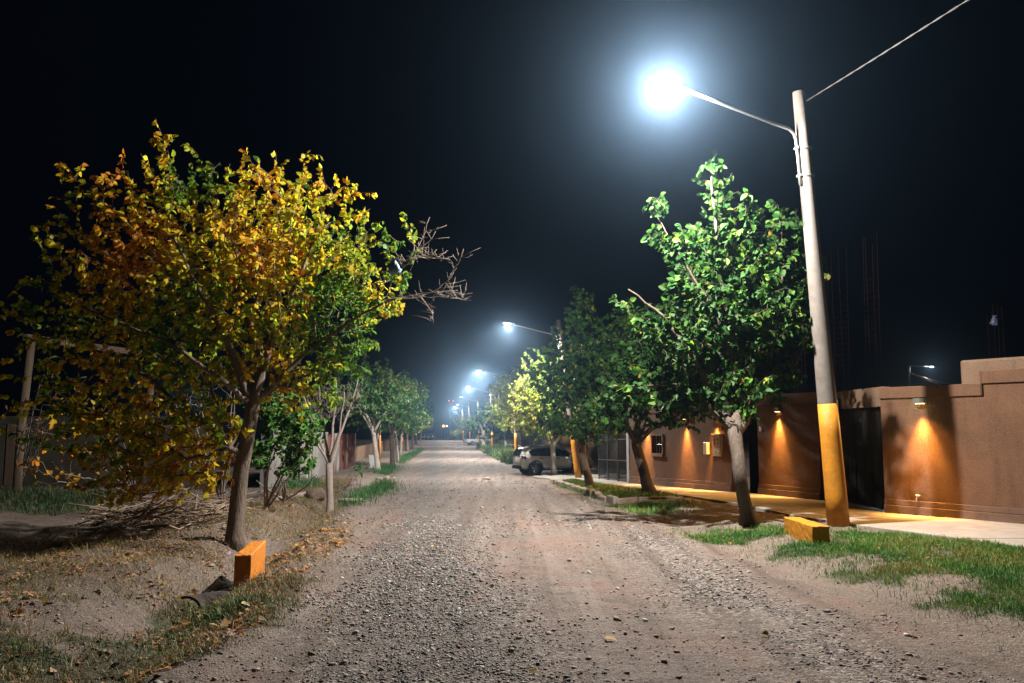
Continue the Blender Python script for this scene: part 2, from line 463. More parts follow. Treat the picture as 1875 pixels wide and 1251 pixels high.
# ------------------------------------------------------------------ ground and road, one sheet of points
def masks(x, y):
    s = x - xc(y)
    n = fbm(x * .9, y * .9, 41, 4) - .5; n2 = fbm(x * 3.1, y * 3.1, 57, 3) - .5
    e = s + n * 1.3 + n2 * .35
    road = smooth(-3.75, -2.95, e) * smooth(3.6, 2.9, e)
    return s, road
GRASS = []      # (polygon, blades per m2, height, kind)
def px_poly(pts): return [gp(*p) for p in pts]
LAWN = px_poly([(1415, 1012), (1450, 1002), (1512, 992), (1560, 978), (1660, 982), (1760, 994), (1900, 1012), (1990, 1050), (2010, 1160), (1875, 1140), (1740, 1118), (1705, 1090), (1800, 1066), (1760, 1050), (1590, 1066), (1540, 1046), (1640, 1036), (1600, 1026), (1490, 1024)])
STRIP = px_poly([(1235, 984), (1300, 970), (1360, 972), (1437, 968), (1440, 986), (1340, 992), (1290, 992)])
ISLAND = px_poly([(1022, 886), (1040, 880), (1090, 879), (1140, 890), (1225, 903), (1240, 910), (1160, 914), (1100, 912), (1080, 903)])
ISLAND2 = px_poly([(1130, 926), (1180, 920), (1260, 926), (1240, 938), (1170, 940)])
WEEDS = px_poly([(876, 822), (892, 814), (920, 818), (952, 834), (956, 852), (930, 850), (905, 838)])
TUFT1 = px_poly([(632, 928), (650, 905), (668, 893), (716, 886), (716, 896), (690, 908), (660, 926), (640, 934)])
TUFT2 = px_poly([(520, 902), (526, 888), (555, 883), (580, 892), (574, 905)])
TUFT3 = px_poly([(684, 868), (700, 856), (722, 853), (714, 866)])
VERGE = px_poly([(728, 846), (735, 838), (770, 822), (776, 824), (758, 836), (738, 849)])
NEARL = px_poly([(-60, 1165), (120, 1185), (230, 1150), (290, 1120), (340, 1085), (430, 1058), (560, 1065), (545, 1112), (470, 1150), (400, 1190), (300, 1225), (200, 1275), (60, 1300), (-60, 1300)])
NEARL2 = px_poly([(470, 1010), (560, 985), (620, 960), (600, 985), (540, 1015), (480, 1040)])
DARKL = px_poly([(-60, 905), (60, 900), (240, 905), (260, 935), (100, 950), (-60, 945)])
ALLG = [LAWN, STRIP, ISLAND, ISLAND2, WEEDS, TUFT1, TUFT2, TUFT3, VERGE, NEARL, DARKL]
def grassmask(x, y):
    jx = x + (fbm(x * 2.2, y * 2.2, 71, 3) - .5) * .9; jy = y + (fbm(x * 2.2, y * 2.2, 83, 3) - .5) * 1.1
    m = np.zeros(np.shape(x))
    for p in ALLG: m = np.maximum(m, inpoly(jx, jy, p))
    return m

ys = [-8.0]
while ys[-1] < 640:
    Y = ys[-1]; ys.append(Y + (.25 if Y < 3 else (.0062 * (Y + 4) if Y < 34 else (.012 * Y if Y < 120 else .03 * Y))))
ys = np.array(ys)
NU = 420
u = np.linspace(-1.12, 1.12, NU)
u = np.sign(u) * np.abs(u) ** 1.15
GY, GU = np.meshgrid(ys, u, indexing='ij')
GX = GU * (GY + 15.0) + np.clip(xc(GY), -60, 60) * .35
GZ = H(GX, GY)
def grit(x, y):
    s = x - xc(y)
    ls = np.exp(-((s + 1.9 + .9 * (fbm(y * .5, x * .3, 8, 2) - .5)) / .85) ** 2)
    r1 = np.exp(-((s - 1.9 + .8 * (fbm(y * .4, x * .3, 18, 2) - .5)) / .8) ** 2) * .7
    return np.clip(np.maximum(ls, r1) + (fbm(x * .8, y * .6, 131, 4) - .5) * 1.2, 0, 1), ls
grit_, ls_ = grit(GX, GY)
s_, road_ = masks(GX, GY)
gm_ = grassmask(GX, GY)
nr = len(ys)
idx = np.arange(nr * NU).reshape(nr, NU)
Q = np.stack([idx[:-1, :-1], idx[:-1, 1:], idx[1:, 1:], idx[1:, :-1]], -1).reshape(-1, 4)
rq = road_.ravel()[Q].mean(1) > .5
VV = np.stack([GX, GY, GZ], -1).reshape(-1, 3)

def earth_material():
    m, nt, b, out = newmat('earth and gravel')
    tc = N(nt, 'ShaderNodeTexCoord'); P = tc.outputs['Object']
    ar = N(nt, 'ShaderNodeAttribute'); ar.attribute_name = 'road'; road = ar.outputs['Fac']
    ag = N(nt, 'ShaderNodeAttribute'); ag.attribute_name = 'grass'; gr = ag.outputs['Fac']
    agr = N(nt, 'ShaderNodeAttribute'); agr.attribute_name = 'grit'; grit_a = agr.outputs['Fac']
    agy = N(nt, 'ShaderNodeAttribute'); agy.attribute_name = 'grey'; grey_a = agy.outputs['Fac']
    def red_of(v):
        sp = nt.nodes.new('ShaderNodeSeparateColor'); nt.links.new(v.outputs['Color'], sp.inputs[0]); return sp.outputs[0]
    def noise(sc, det=6., ro=.65):
        n = N(nt, 'ShaderNodeTexNoise', Scale=sc, Detail=det, Roughness=ro); nt.links.new(P, n.inputs['Vector']); return n.outputs[0]
    def vor(sc, feat='F1', ran=1.0):
        v = N(nt, 'ShaderNodeTexVoronoi', Scale=sc); v.feature = feat; v.inputs['Randomness'].default_value = ran
        # warp and flatten the cells into pebbles
        nn = N(nt, 'ShaderNodeTexNoise', Scale=sc * .35, Detail=2.0); nt.links.new(P, nn.inputs['Vector'])
        ad = N(nt, 'ShaderNodeVectorMath'); ad.operation = 'MULTIPLY_ADD'
        nt.links.new(nn.outputs['Color'], ad.inputs[0]); ad.inputs[1].default_value = (.6 / sc * 2,) * 3; nt.links.new(P, ad.inputs[2])
        nt.links.new(ad.outputs[0], v.inputs['Vector']); return v
    big = noise(.33, 5.); mid = noise(1.7, 8., .7); fine = noise(19., 8., .75); red = noise(.55, 7., .7)
    # dirt
    dirt = mixc(nt, ramp(nt, mid, [(.3, 0.), (.7, 1.)]), (0.195, 0.1287, 0.0897), (0.117, 0.07644, 0.05304))
    dirt = mixc(nt, ramp(nt, fine, [(.35, 0.), (.75, .65)]), dirt, (0.2808, 0.2067, 0.156))
    dirt = mixc(nt, ramp(nt, noise(8., 9., .8), [(.58, 0.), (.72, .75)]), dirt, (0.078, 0.05304, 0.03744))
    # road: compacted dust with pebbles showing in patches
    dust = mixc(nt, ramp(nt, mid, [(.35, 0.), (.65, 1.)]), (0.205, 0.138, 0.102), (0.115, 0.074, 0.053))
    dust = mixc(nt, ramp(nt, noise(.9, 7., .75), [(.56, 0.), (.70, .6)]), dust, (0.3276, 0.2925, 0.2652))
    dust = mixc(nt, ramp(nt, red, [(.47, 0.), (.62, .95)]), dust, (0.234, 0.0975, 0.0624))
    v1 = vor(30.); v2 = vor(62.); v3 = vor(13.)
    peb = ramp(nt, red_of(v1), [(.0, (0.0351, 0.02964, 0.02652)), (.35, (0.117, 0.1014, 0.09204)), (.55, (0.195, 0.1677, 0.1521)), (.75, (0.2574, 0.1716, 0.1365)), (.9, (0.4836, 0.4524, 0.4212))])
    peb2 = ramp(nt, red_of(v2), [(.0, (0.039, 0.03276, 0.02808)), (.5, (0.156, 0.1326, 0.117)), (.9, (0.429, 0.39, 0.3588))])
    pm = ramp(nt, grit_a, [(.15, .1), (.65, 1.)])
    roadc = mixc(nt, .38, dust, peb2)
    k = N(nt, 'ShaderNodeMath'); k.operation = 'MULTIPLY'; nt.links.new(pm, k.inputs[0]); k.inputs[1].default_value = .85
    roadc = mixc(nt, k.outputs[0], roadc, peb)
    mps = N(nt, 'ShaderNodeMapping'); mps.inputs['Scale'].default_value = (2.4, .085, 1); mps.inputs['Rotation'].default_value = (0, 0, -.093); nt.links.new(P, mps.inputs[0])
    nst = N(nt, 'ShaderNodeTexNoise', Scale=1.0, Detail=5.0, Roughness=.6); nt.links.new(mps.outputs[0], nst.inputs['Vector'])
    roadc = mixc(nt, ramp(nt, nst.outputs[0], [(.50, 0.), (.64, .7)]), roadc, (.085, .058, .043))
    roadc = mixc(nt, ramp(nt, nst.outputs[0], [(.33, .65), (.46, 0.)]), roadc, (.30, .255, .22))
    roadc = mixc(nt, ramp(nt, grey_a, [(.3, 0.), (.9, .45)]), roadc, (0.117, 0.1131, 0.1092))
    dirt = mixc(nt, .45, dirt, peb2)
    c = mixc(nt, road, dirt, roadc)
    c = mixc(nt, ramp(nt, big, [(.4, 0.), (.65, .35)]), c, (0.1326, 0.0975, 0.07644))
    k2 = N(nt, 'ShaderNodeMath'); k2.operation = 'MULTIPLY'; nt.links.new(gr, k2.inputs[0]); k2.inputs[1].default_value = .75
    c = mixc(nt, k2.outputs[0], c, (0.0429, 0.0546, 0.02028))
    nt.links.new(c, b.inputs['Base Color'])
    b.inputs['Roughness'].default_value = .82; b.inputs['Specular IOR Level'].default_value = .35
    # bump: pebbles and crumbs
    e1 = ramp(nt, v1.outputs['Distance'], [(0., 1.), (.75, 0.)]); e2 = ramp(nt, v2.outputs['Distance'], [(0., 1.), (.8, 0.)])
    def mul(a, bv):
        n = N(nt, 'ShaderNodeMath'); n.operation = 'MULTIPLY'; nt.links.new(a, n.inputs[0])
        if hasattr(bv, 'links'): nt.links.new(bv, n.inputs[1])
        else: n.inputs[1].default_value = bv
        return n.outputs[0]
    def add(a, bb):
        n = N(nt, 'ShaderNodeMath'); n.operation = 'ADD'; nt.links.new(a, n.inputs[0]); nt.links.new(bb, n.inputs[1]); return n.outputs[0]
    hgt = add(add(mul(mul(e1, pm), .030), mul(e2, .014)), add(mul(fine, .030), mul(noise(5.5, 8., .7), .09)))
    bp = N(nt, 'ShaderNodeBump', Strength=.9, Distance=1.0); nt.links.new(hgt, bp.inputs['Height'])
    nt.links.new(bp.outputs[0], b.inputs['Normal'])
    return m
M['earth'] = earth_material()
for nm, sel in (('ground', ~rq), ('road', rq)):
    q = Q[sel]; used = np.unique(q); mp_ = np.full(nr * NU, -1, np.int64); mp_[used] = np.arange(len(used))
    me = np_mesh(nm, VV[used], [mp_[q]], attrs={'road': road_.ravel()[used], 'grass': gm_.ravel()[used], 'grit': grit_.ravel()[used], 'grey': ls_.ravel()[used]})
    o = link(nm, me, M['earth'], None, True); tag(o, kind='structure')

# pavement slabs in front of the walls
mb = MB()
yy = np.concatenate([np.arange(6.0, 41.9, 1.75), [42.0]])
for a, b_ in zip(yy[:-1], yy[1:]):
    b2 = b_ - .012
    sub = np.linspace(a, b2, 4)
    L = [(float(edge_x(t)), t) for t in sub]; R = [(float(wall_x(t)) + .12, t) for t in sub]
    plan = L + R[::-1]
    jit = random.Random(int(a * 7)).uniform(-.004, .004)
    mb.prism([(p[0], p[1]) for p in plan][::-1], [float(g(p[1])) - .3 for p in plan][::-1], [float(g(p[1])) + .075 + jit for p in plan][::-1])
sw = build('sidewalk', mb, M['pave'], bevel=.012); tag(sw, kind='structure')
# concrete driveway by the silver car
dp = px_poly([(975, 874), (1010, 866), (1100, 852), (1140, 858), (1150, 866), (1080, 880), (1030, 881)])
mb = MB(); mb.prism(dp[::-1] if sum((dp[i][0] * dp[(i + 1) % 7][1] - dp[(i + 1) % 7][0] * dp[i][1]) for i in range(7)) < 0 else dp,
                    -1.6, float(0))
mb.V = [(x, y, z if z < -1 else float(g(y)) + .045) for x, y, z in mb.V]
tag(build('driveway', mb, M['pave']), kind='structure')
# rough kerb along the grass island
rr = random.Random(4)
mb = MB()
kl = [gp(*p) for p in [(1010, 882), (1030, 888), (1052, 894), (1072, 900), (1088, 908), (1102, 914), (1130, 920), (1170, 917), (1215, 917), (1250, 920)]]
for (a, b_) in zip(kl[:-1], kl[1:]):
    a = Vector((*a, 0)); b_ = Vector((*b_, 0)); n = max(1, int((b_ - a).length / .7))
    for i in range(n):
        c = a.lerp(b_, (i + .5) / n); z = float(g(c.y))
        mb.box((c.x + rr.uniform(-.06, .06), c.y, z + .02), ((b_ - a).length / n * .94, .2 + rr.uniform(-.05, .06), .22 + rr.uniform(-.07, .06)), atan2(b_.y - a.y, b_.x - a.x) + rr.uniform(-.08, .08), rr.uniform(-.08, .08))
tag(build('kerb', mb, M['kerb'], bevel=.03), kind='structure')

# ------------------------------------------------------------------ walls and gates on the right
class Line:
    """a straight wall line in plan: u runs along it, o is the distance out towards the street"""
    def __init__(s, p0, p1, street=(0., 15.)):
        s.p0 = Vector((*p0, 0)); v = Vector((*p1, 0)) - s.p0; s.L = v.length; s.d = v / s.L
        n = Vector((s.d.y, -s.d.x, 0))
        q = Vector((*street, 0)) - s.p0
        s.n = n if n.dot(q) > 0 else -n
    def P(s, u, o, z): p = s.p0 + s.d * u + s.n * o; return Vector((p.x, p.y, z))
    def box(s, mb, u0, u1, o0, o1, z0, z1):
        """z0/z1 may be numbers or functions of y"""
        f = lambda z, p: z(p.y) if callable(z) else z
        pl = [s.P(u0, o0, 0), s.P(u1, o0, 0), s.P(u1, o1, 0), s.P(u0, o1, 0)]
        a = sum(pl[i].x * pl[(i + 1) % 4].y - pl[(i + 1) % 4].x * pl[i].y for i in range(4))
        if a < 0: pl = pl[::-1]
        mb.prism([(p.x, p.y) for p in pl], [f(z0, p) for p in pl], [f(z1, p) for p in pl])
        return mb
    def u_at(s, px, py=785):
        a = at(px, py, 1.0); r = a.x
        return (r * s.p0.y - s.p0.x) / (s.d.x - r * s.d.y)
G_ = lambda dz: (lambda y: float(g(y)) + dz)
def plinth(ln, e, u0, u1, m='plinth'):
    mb = MB(); ln.box(mb, u0, u1, .003, .06, G_(-.3), G_(.255)); ln.box(mb, u0, u1, .003, .032, G_(.258), G_(.385))
    build('plinth', mb, M[m], e, bevel=.012)

# wall 1, nearest: steps up to the right, with a raised band under its top
l1 = Line((8.7, 19.4), (13.5, 12.5))
u_st = l1.u_at(1800); u_par = l1.u_at(1754)
e = empty('garden_wall', l1.P(0, 0, 0), 'brown stucco garden wall stepping up to the right, right of the lamp post', 'wall')
mb = MB(); l1.box(mb, 0, l1.L, -.22, 0, G_(-.3), 2.955); l1.box(mb, u_st, l1.L, -.22, -.003, 2.957, 3.215)
build('wall', mb, M['stucco'], e, bevel=.012)
mb = MB(); l1.box(mb, -.004, u_st + .05, .001, .045, 2.70, 2.962); l1.box(mb, u_st + .05, l1.L, .001, .045, 2.955, 3.222); l1.box(mb, u_st - .0, u_st + .05, .001, .045, 2.70, 3.222)
build('coping', mb, M['stucco'], e, bevel=.012)
plinth(l1, e, .0, l1.L)
mb = MB(); l1.box(mb, u_par, l1.L, -.75, -.226, G_(-.3), 3.50)
build('parapet', mb, M['stucco2'], e, bevel=.05)
mb = MB(); c = l1.P(l1.u_at(1677), .07, .42)
mb.tube([l1.P(l1.u_at(1677), .02, .47), l1.P(l1.u_at(1677), .12, .47), l1.P(l1.u_at(1677), .14, .38)], .016, 8)
mb.tube([l1.P(l1.u_at(1680), .05, .50), l1.P(l1.u_at(1674), .09, .52)], .012, 6)
tap = build('garden_tap', mb, M['galv'], None, origin=tuple(c)); tag(tap, 'small metal tap low on the brown wall under its lit lamp', 'tap')

# gate between wall 1 and wall 2
lg = Line((8.7, 19.4), (8.6, 23.1))
e = empty('gate', lg.P(0, 0, 0), 'solid black metal gate under a tan lintel, behind the yellow post base', 'gate')
mb = MB(); lg.box(mb, .005, lg.L - .005, -.26, -.08, 2.52, 2.99)
build('lintel', mb, M['stucco2'], e, bevel=.012)
n = 6
for i in range(2):
    mb = MB(); a = .02 + i * lg.L / 2; b_ = (i + 1) * lg.L / 2 - .02
    lg.box(mb, a, b_, -.22, -.18, G_(.12), 2.515)
    for k in range(5):
        uu = a + (b_ - a) * k / 4; lg.box(mb, max(a, uu - .02), min(b_, uu + .02), -.178, -.170, G_(.13), 2.50)
    lf = build('gate_leaf', mb, M['black'], e)
    mb = MB(); hu = lg.L / 2 + (-.12 if i == 0 else .12)
    mb.tube([lg.P(hu, -.15, .95), lg.P(hu, -.10, .95), lg.P(hu, -.10, 1.2), lg.P(hu, -.15, 1.2)], .012, 6)
    build('handle', mb, M['darkmetal'], lf)
mb = MB(); lg.box(mb, 0.02, lg.L - .02, -.14, -.04, G_(.05), G_(.105)); build('threshold', mb, M['slab'], e)
# house number plate hung on the lintel
pn = lg.P(lg.u_at(1529), -.08, 2.63)
e = empty('number_plate', pn, 'white house number plate in black frame above the gate, beside the post', 'sign')
uu = lg.u_at(1529)
mb = MB(); lg.box(mb, uu - .20, uu + .17, -.078, -.045, 2.47, 2.80); build('frame', mb, M['black'], e)
mb = MB(); lg.box(mb, uu - .165, uu + .135, -.044, -.036, 2.505, 2.765); build('plate', mb, M['white'], e)
cu = bpy.data.curves.new('digit', 'FONT'); cu.body = '7'; cu.size = .26; cu.extrude = .002; cu.align_x = 'CENTER'; cu.align_y = 'CENTER'
tmp = bpy.data.objects.new('digit', cu); COL.objects.link(tmp)
me = bpy.data.meshes.new_from_object(tmp.evaluated_get(bpy.context.evaluated_depsgraph_get())); me.materials.clear()
bpy.data.objects.remove(tmp); to = link('digit', me, M['ink'], e)
to.location = lg.P(uu - .03, -.033, 2.635) - e.location
to.rotation_euler = (pi / 2, 0, atan2(lg.n.x, -lg.n.y))

# wall 2
l2 = Line((8.6, 23.1), (7.8, 26.2))
e = empty('garden_wall', l2.P(0, 0, 0), 'short brown stucco wall with one lamp, between the lamp post and nearest mulberry', 'wall')
mb = MB(); l2.box(mb, 0, l2.L, -.25, 0, G_(-.3), 2.72); build('wall', mb, M['stucco'], e, bevel=.012)
mb = MB(); l2.box(mb, 0, l2.L, -.25, -.02, 2.722, 3.04); build('coping', mb, M['stucco2'], e, bevel=.012)
plinth(l2, e, 0, l2.L)
# recessed entrance between wall 2 and wall 3
lr = Line((7.8, 26.2), (7.3, 27.5))
e = empty('entrance_door', lr.P(0, 0, 0), 'dark door recessed between two brown walls, behind the nearest mulberry trunk', 'door')
mb = MB(); lr.box(mb, .01, lr.L - .01, -.75, -.70, G_(.02), 2.35); build('door_leaf', mb, M['black'], e)
mb = MB(); lr.box(mb, -.0, lr.L, -.8, -.35, 2.352, 2.98); build('lintel', mb, M['stucco'], e)
mb = MB(); mb.tube([lr.P(.35, -.70, 1.0), lr.P(.35, -.66, 1.0), lr.P(.35, -.66, 1.3), lr.P(.35, -.70, 1.3)], .012, 6); build('handle', mb, M['galv'], e)
# wall 3, with the meter boxes and a small window
l3 = Line((7.3, 27.5), (5.1, 35.9))
e = empty('garden_wall', l3.P(0, 0, 0), 'long brown stucco wall with small window and meter boxes, behind the mulberries', 'wall')
w0 = l3.u_at(1213.5); w1 = l3.u_at(1195)
zb, zt = 1.02, 1.72
mb = MB()
l3.box(mb, 0, w0, -.25, 0, G_(-.3), 2.90); l3.box(mb, w1, l3.L, -.25, 0, G_(-.3), 2.90)
l3.box(mb, w0, w1, -.25, 0, G_(-.3), zb); l3.box(mb, w0, w1, -.25, 0, zt, 2.90)
build('wall', mb, M['stucco'], e)
mb = MB(); l3.box(mb, 0, l3.L, .001, .04, 2.62, 2.905); build('coping', mb, M['stucco'], e)
plinth(l3, e, 0, l3.L)
mb = MB(); l3.box(mb, w0 + .01, w1 - .01, -.16, -.14, zb + .01, zt - .01); win = build('window', mb, M['glass'], e)
mb = MB()
for a, b_, c_, d_ in ((w0 - .08, w0, zb - .1, zt + .08), (w1, w1 + .08, zb - .1, zt + .08)): l3.box(mb, a, b_, .001, .06, c_, d_)
l3.box(mb, w0, w1, .001, .06, zt, zt + .08); build('frame', mb, M['stucco2'], win)
mb = MB()
for k in range(1, 4):
    uu = w0 + (w1 - w0) * k / 4; mb.tube([l3.P(uu, -.06, zb + .001), l3.P(uu, -.06, zt - .001)], .012, 6)
mb.tube([l3.P(w0 + .001, -.06, (zb + zt) / 2), l3.P(w1 - .001, -.06, (zb + zt) / 2)], .010, 6)
build('bars', mb, M['galv'], win)
mb = MB(); l3.box(mb, w0 - .1, w1 + .1, .001, .10, zb - .12, zb - .002); build('sill', mb, M['stucco2'], win)
# meter box, white box
um = l3.u_at(1317); zc_ = 1.42
e = empty('meter_box', l3.P(um, 0, zc_), 'pale double meter cabinet with knobs on the brown wall beside the mulberry trunk', 'meter box')
mb = MB(); l3.box(mb, um - .24, um + .24, .002, .12, zc_ - .36, zc_ + .36); build('cabinet', mb, M['beige'], e, bevel=.012)
mb = MB(); l3.box(mb, um - .28, um + .28, .002, .16, zc_ + .362, zc_ + .40); build('hood', mb, M['beige'], e)
for i in (-1, 1):
    for z in (.2, .08, -.2, -.27):
        mb = MB(); mb.disc_ring(l3.P(um + i * .11, .121, zc_ + z), l3.n, [(0, .03), (.02, .03), (.024, .0)], 12)
        build('knob', mb, M['ink'] if z > 0 else M['white'], e)
um = l3.u_at(1296.5)
e = empty('junction_box', l3.P(um, 0, 1.3), 'narrow white box on the brown wall left of the meter cabinet', 'junction box')
mb = MB(); l3.box(mb, um - .10, um + .16, .002, .13, 1.10, 1.52); build('case', mb, M['white'], e, bevel=.015)
mb = MB(); l3.box(mb, um - .08, um + .14, .131, .137, 1.13, 1.49); build('lid', mb, M['beige'], e)
up = l2.u_at(1393)
mb = MB(); c = l2.P(up, .0, 1.98); mb.disc_ring(c, l2.n, [(.002, .001), (.002, .085), (.018, .085), (.024, .07), (.024, .001)], 20)
pl = build('oval_plaque', mb, M['beige'], None, origin=tuple(c)); tag(pl, 'small round plaque on the short brown wall left of its lamp', 'plaque')

# wall lamps: a grey box and a narrow warm beam down the wall
WG = 'warm lamps on the brown walls'
def wall_lamp(ln, px, z, label, watts, out=.045):
    u_ = ln.u_at(px)
    e = empty('wall_lamp', ln.P(u_, out, z), label, 'wall lamp', WG)
    mb = MB(); ln.box(mb, u_ - .13, u_ + .13, out + .001, out + .10, z - .055, z + .06); build('housing', mb, M['housing'], e, bevel=.006)
    mb = MB(); ln.box(mb, u_ - .09, u_ + .09, out + .02, out + .08, z - .062, z - .0555); build('lens', mb, M['lens_warm'], e)
    l = bpy.data.lights.new('lamp light', 'SPOT'); l.energy = watts * 3.0; l.color = (1.0, .47, .11); l.shadow_soft_size = .03
    l.spot_size = radians(56); l.spot_blend = 1.0
    o = bpy.data.objects.new('lamp_light', l); COL.objects.link(o); o.parent = e
    o.location = ln.P(u_, out + .11, z - .075) - e.location
    dirv = ln.n * .02 + Vector((0, 0, -1)); o.rotation_euler = dirv.to_track_quat('-Z', 'Y').to_euler()
    l = bpy.data.lights.new('lamp spill', 'SPOT'); l.energy = watts * .95; l.color = (1.0, .46, .10); l.shadow_soft_size = .04
    l.spot_size = radians(135); l.spot_blend = .8
    o = bpy.data.objects.new('lamp_spill', l); COL.objects.link(o); o.parent = e
    o.location = ln.P(u_, out + .12, z - .085) - e.location
    o.rotation_euler = (ln.n * .75 + Vector((0, 0, -1))).to_track_quat('-Z', 'Y').to_euler()
    return e
wall_lamp(l1, 1691, 2.62, 'warm wall lamp on the nearest brown wall, right of the lamp post', 620)
wall_lamp(l2, 1427, 2.57, 'warm wall lamp on the short wall between post and nearest mulberry', 520, 0.0)
wall_lamp(l3, 1313, 2.42, 'warm wall lamp right above the pale meter cabinet', 560)
wall_lamp(l3, 1258, 2.40, 'warm wall lamp between the small window and the meter cabinet', 560)
wall_lamp(l3, 1186, 2.36, 'warm wall lamp left of the small window', 480)

# barred gate after the long wall
lb = Line((5.1, 35.9), (4.2, 41.5))
mb = MB(); lb.box(mb, .0, .35, -.3, .03, G_(-.3), 2.4)
tag(build('gate_pillar', mb, M['greypost'], None, bevel=.02, origin=tuple(lb.P(0, 0, 0))), 'grey square pillar between the long brown wall and the barred gate', 'pillar')
e = empty('barred_gate', lb.P(.4, 0, 0), 'dark barred driveway gate left of the long brown wall', 'gate')
for i in range(3):
    a = .42 + i * 1.72; b_ = a + 1.66
    mb = MB()
    for z in (.12, 1.0, 1.95): lb.box(mb, a, b_, -.14, -.09, (lambda zz: (lambda y: float(g(y)) + zz))(z), (lambda zz: (lambda y: float(g(y)) + zz + .06))(z))
    for uu in (a, b_ - .06): lb.box(mb, uu, uu + .06, -.15, -.085, G_(.06), G_(2.25))
    lf = build('gate_panel', mb, M['darkmetal'], e)
    mb = MB()
    for k in range(1, 13):
        uu = a + .06 + (b_ - a - .12) * k / 13; mb.tube([lb.P(uu, -.115, float(g(38)) + .12), lb.P(uu, -.115, float(g(38)) + 2.2)], .012, 6)
    build('bars', mb, M['darkmetal'], lf)
# garage yard walls behind the silver car
lk = Line((2.35, 57.0), (9.5, 55.0))
e = empty('yard_wall', lk.P(0, 0, -.7), 'plain tan wall behind the parked silver car', 'wall')
mb = MB(); lk.box(mb, 0, lk.L, -.2, 0, G_(-.3), 1.75); build('wall', mb, M['stucco2'], e)
mb = MB(); lk.box(mb, -.03, lk.L, -.23, .03, 1.752, 1.84); build('coping', mb, M['stucco2'], e)
lw = Line((float(xc(60)) + 8.3, 60), (float(xc(118)) + 8.3, 118))
e = empty('low_wall', lw.P(0, 0, -.8), 'low tan roadside wall beyond the silver car, under the right-hand trees', 'wall')
mb = MB(); lw.box(mb, 0, lw.L, -.2, 0, -1.6, -.12); build('wall', mb, M['stucco2'], e)
mb = MB(); lw.box(mb, 0, lw.L, -.22, .02, -.118, -.06); build('coping', mb, M['kerb'], e)
lf_ = Line((float(xc(62)) + 9.6, 62), (float(xc(120)) + 9.6, 120))
e = empty('railing_fence', lf_.P(0, 0, -.8), 'tall dark railing fence behind the low tan wall on the right', 'fence')
mb = MB()
for z in (-.2, 1.35): lf_.box(mb, 0, lf_.L, -.03, .03, z, z + .06)
build('rails', mb, M['darkmetal'], e)
for k in range(13):
    mb = MB(); uu = k * lf_.L / 12.5; lf_.box(mb, uu, uu + .09, -.05, .05, -1.5, 1.6); build('post', mb, M['galv'] if k == 7 else M['darkmetal'], e)
mb = MB()
for k in range(360):
    uu = .1 + k * (lf_.L - .2) / 360; lf_.box(mb, uu, uu + .02, -.008, .008, -.9, 1.5)
build('bars', mb, M['darkmetal'], e)

# unfinished columns of reinforcing bars behind the wall, a bag caught on one
RG = 'unfinished reinforcing bar columns behind the wall'
def rebar(px, Y, top_py, label, w=.32):
    b = at(px, 700, Y); top = at(px - 8, top_py, Y)
    e = empty('rebar_column', (b.x, Y, 0), label, 'rebar column', RG)
    rr = random.Random(int(px))
    mb = MB()
    for sx in (-1, 1):
        for sy in (-1, 1):
            mb.tube([(b.x + sx * w / 2, Y + sy * w / 2, -.2), (b.x + sx * w / 2, Y + sy * w / 2, 2.5), (top.x + sx * w / 2 + rr.uniform(-.05, .05), Y + sy * w / 2, top.z + rr.uniform(-.4, .4))], .010, 5)
    build('bars', mb, M['rust'], e)
    mb = MB(); z = .3
    while z < top.z - 1.2:
        x = b.x + (top.x - b.x) * max(0, (z - 2.5) / max(.1, top.z - 2.5))
        h = w / 2 + .015
        mb.tube([(x - h, Y - h, z), (x + h, Y - h, z), (x + h, Y + h, z), (x - h, Y + h, z), (x - h, Y - h, z)], .005, 4); z += .2
    build('ties', mb, M['rust'], e)
    return e
rebar(1600, 25.5, 440, 'rusty bar column standing behind wall just left of the nearest wall lamp')
rebar(1538, 30.0, 470, 'rusty bar column rising just right of the lamp post', .5)
rebar(1466, 30.0, 560, 'rusty bar column between the nearest mulberry and the lamp post')
rebar(1830, 27.0, 580, 'rusty bar column at far right with a plastic bag caught on it')
def bag(name, c, s, m, label, seed):
    c = Vector(c); r_ = rs(seed); mb = MB(); k = 14
    prof = [(-.5, .12), (-.42, .33), (-.2, .42), (.05, .36), (.28, .22), (.42, .10), (.55, .2), (.62, .26)]
    v = []; f = []
    for d, w in prof:
        for j in range(k):
            a = 2 * pi * j / k; ww = w * (1 + .8 * (r_.rand() - .5)) * s
            v.append(c + Vector((cos(a) * ww, sin(a) * ww * .6, d * s + .22 * s * (r_.rand() - .5))))
    for i in range(len(prof) - 1):
        for j in range(k):
            j2 = (j + 1) % k; f.append((i * k + j, i * k + j2, (i + 1) * k + j2, (i + 1) * k + j))
    f.append(tuple(range(k))[::-1]); mb.add(v, f)
    return tag(build(name, mb, m, None, True, origin=tuple(c)), label, 'plastic bag')
bag('plastic_bag', at(1821, 588, 26.6), .30, M['bagwhite'], 'blue and white plastic bag caught high on the far right bars', 3)

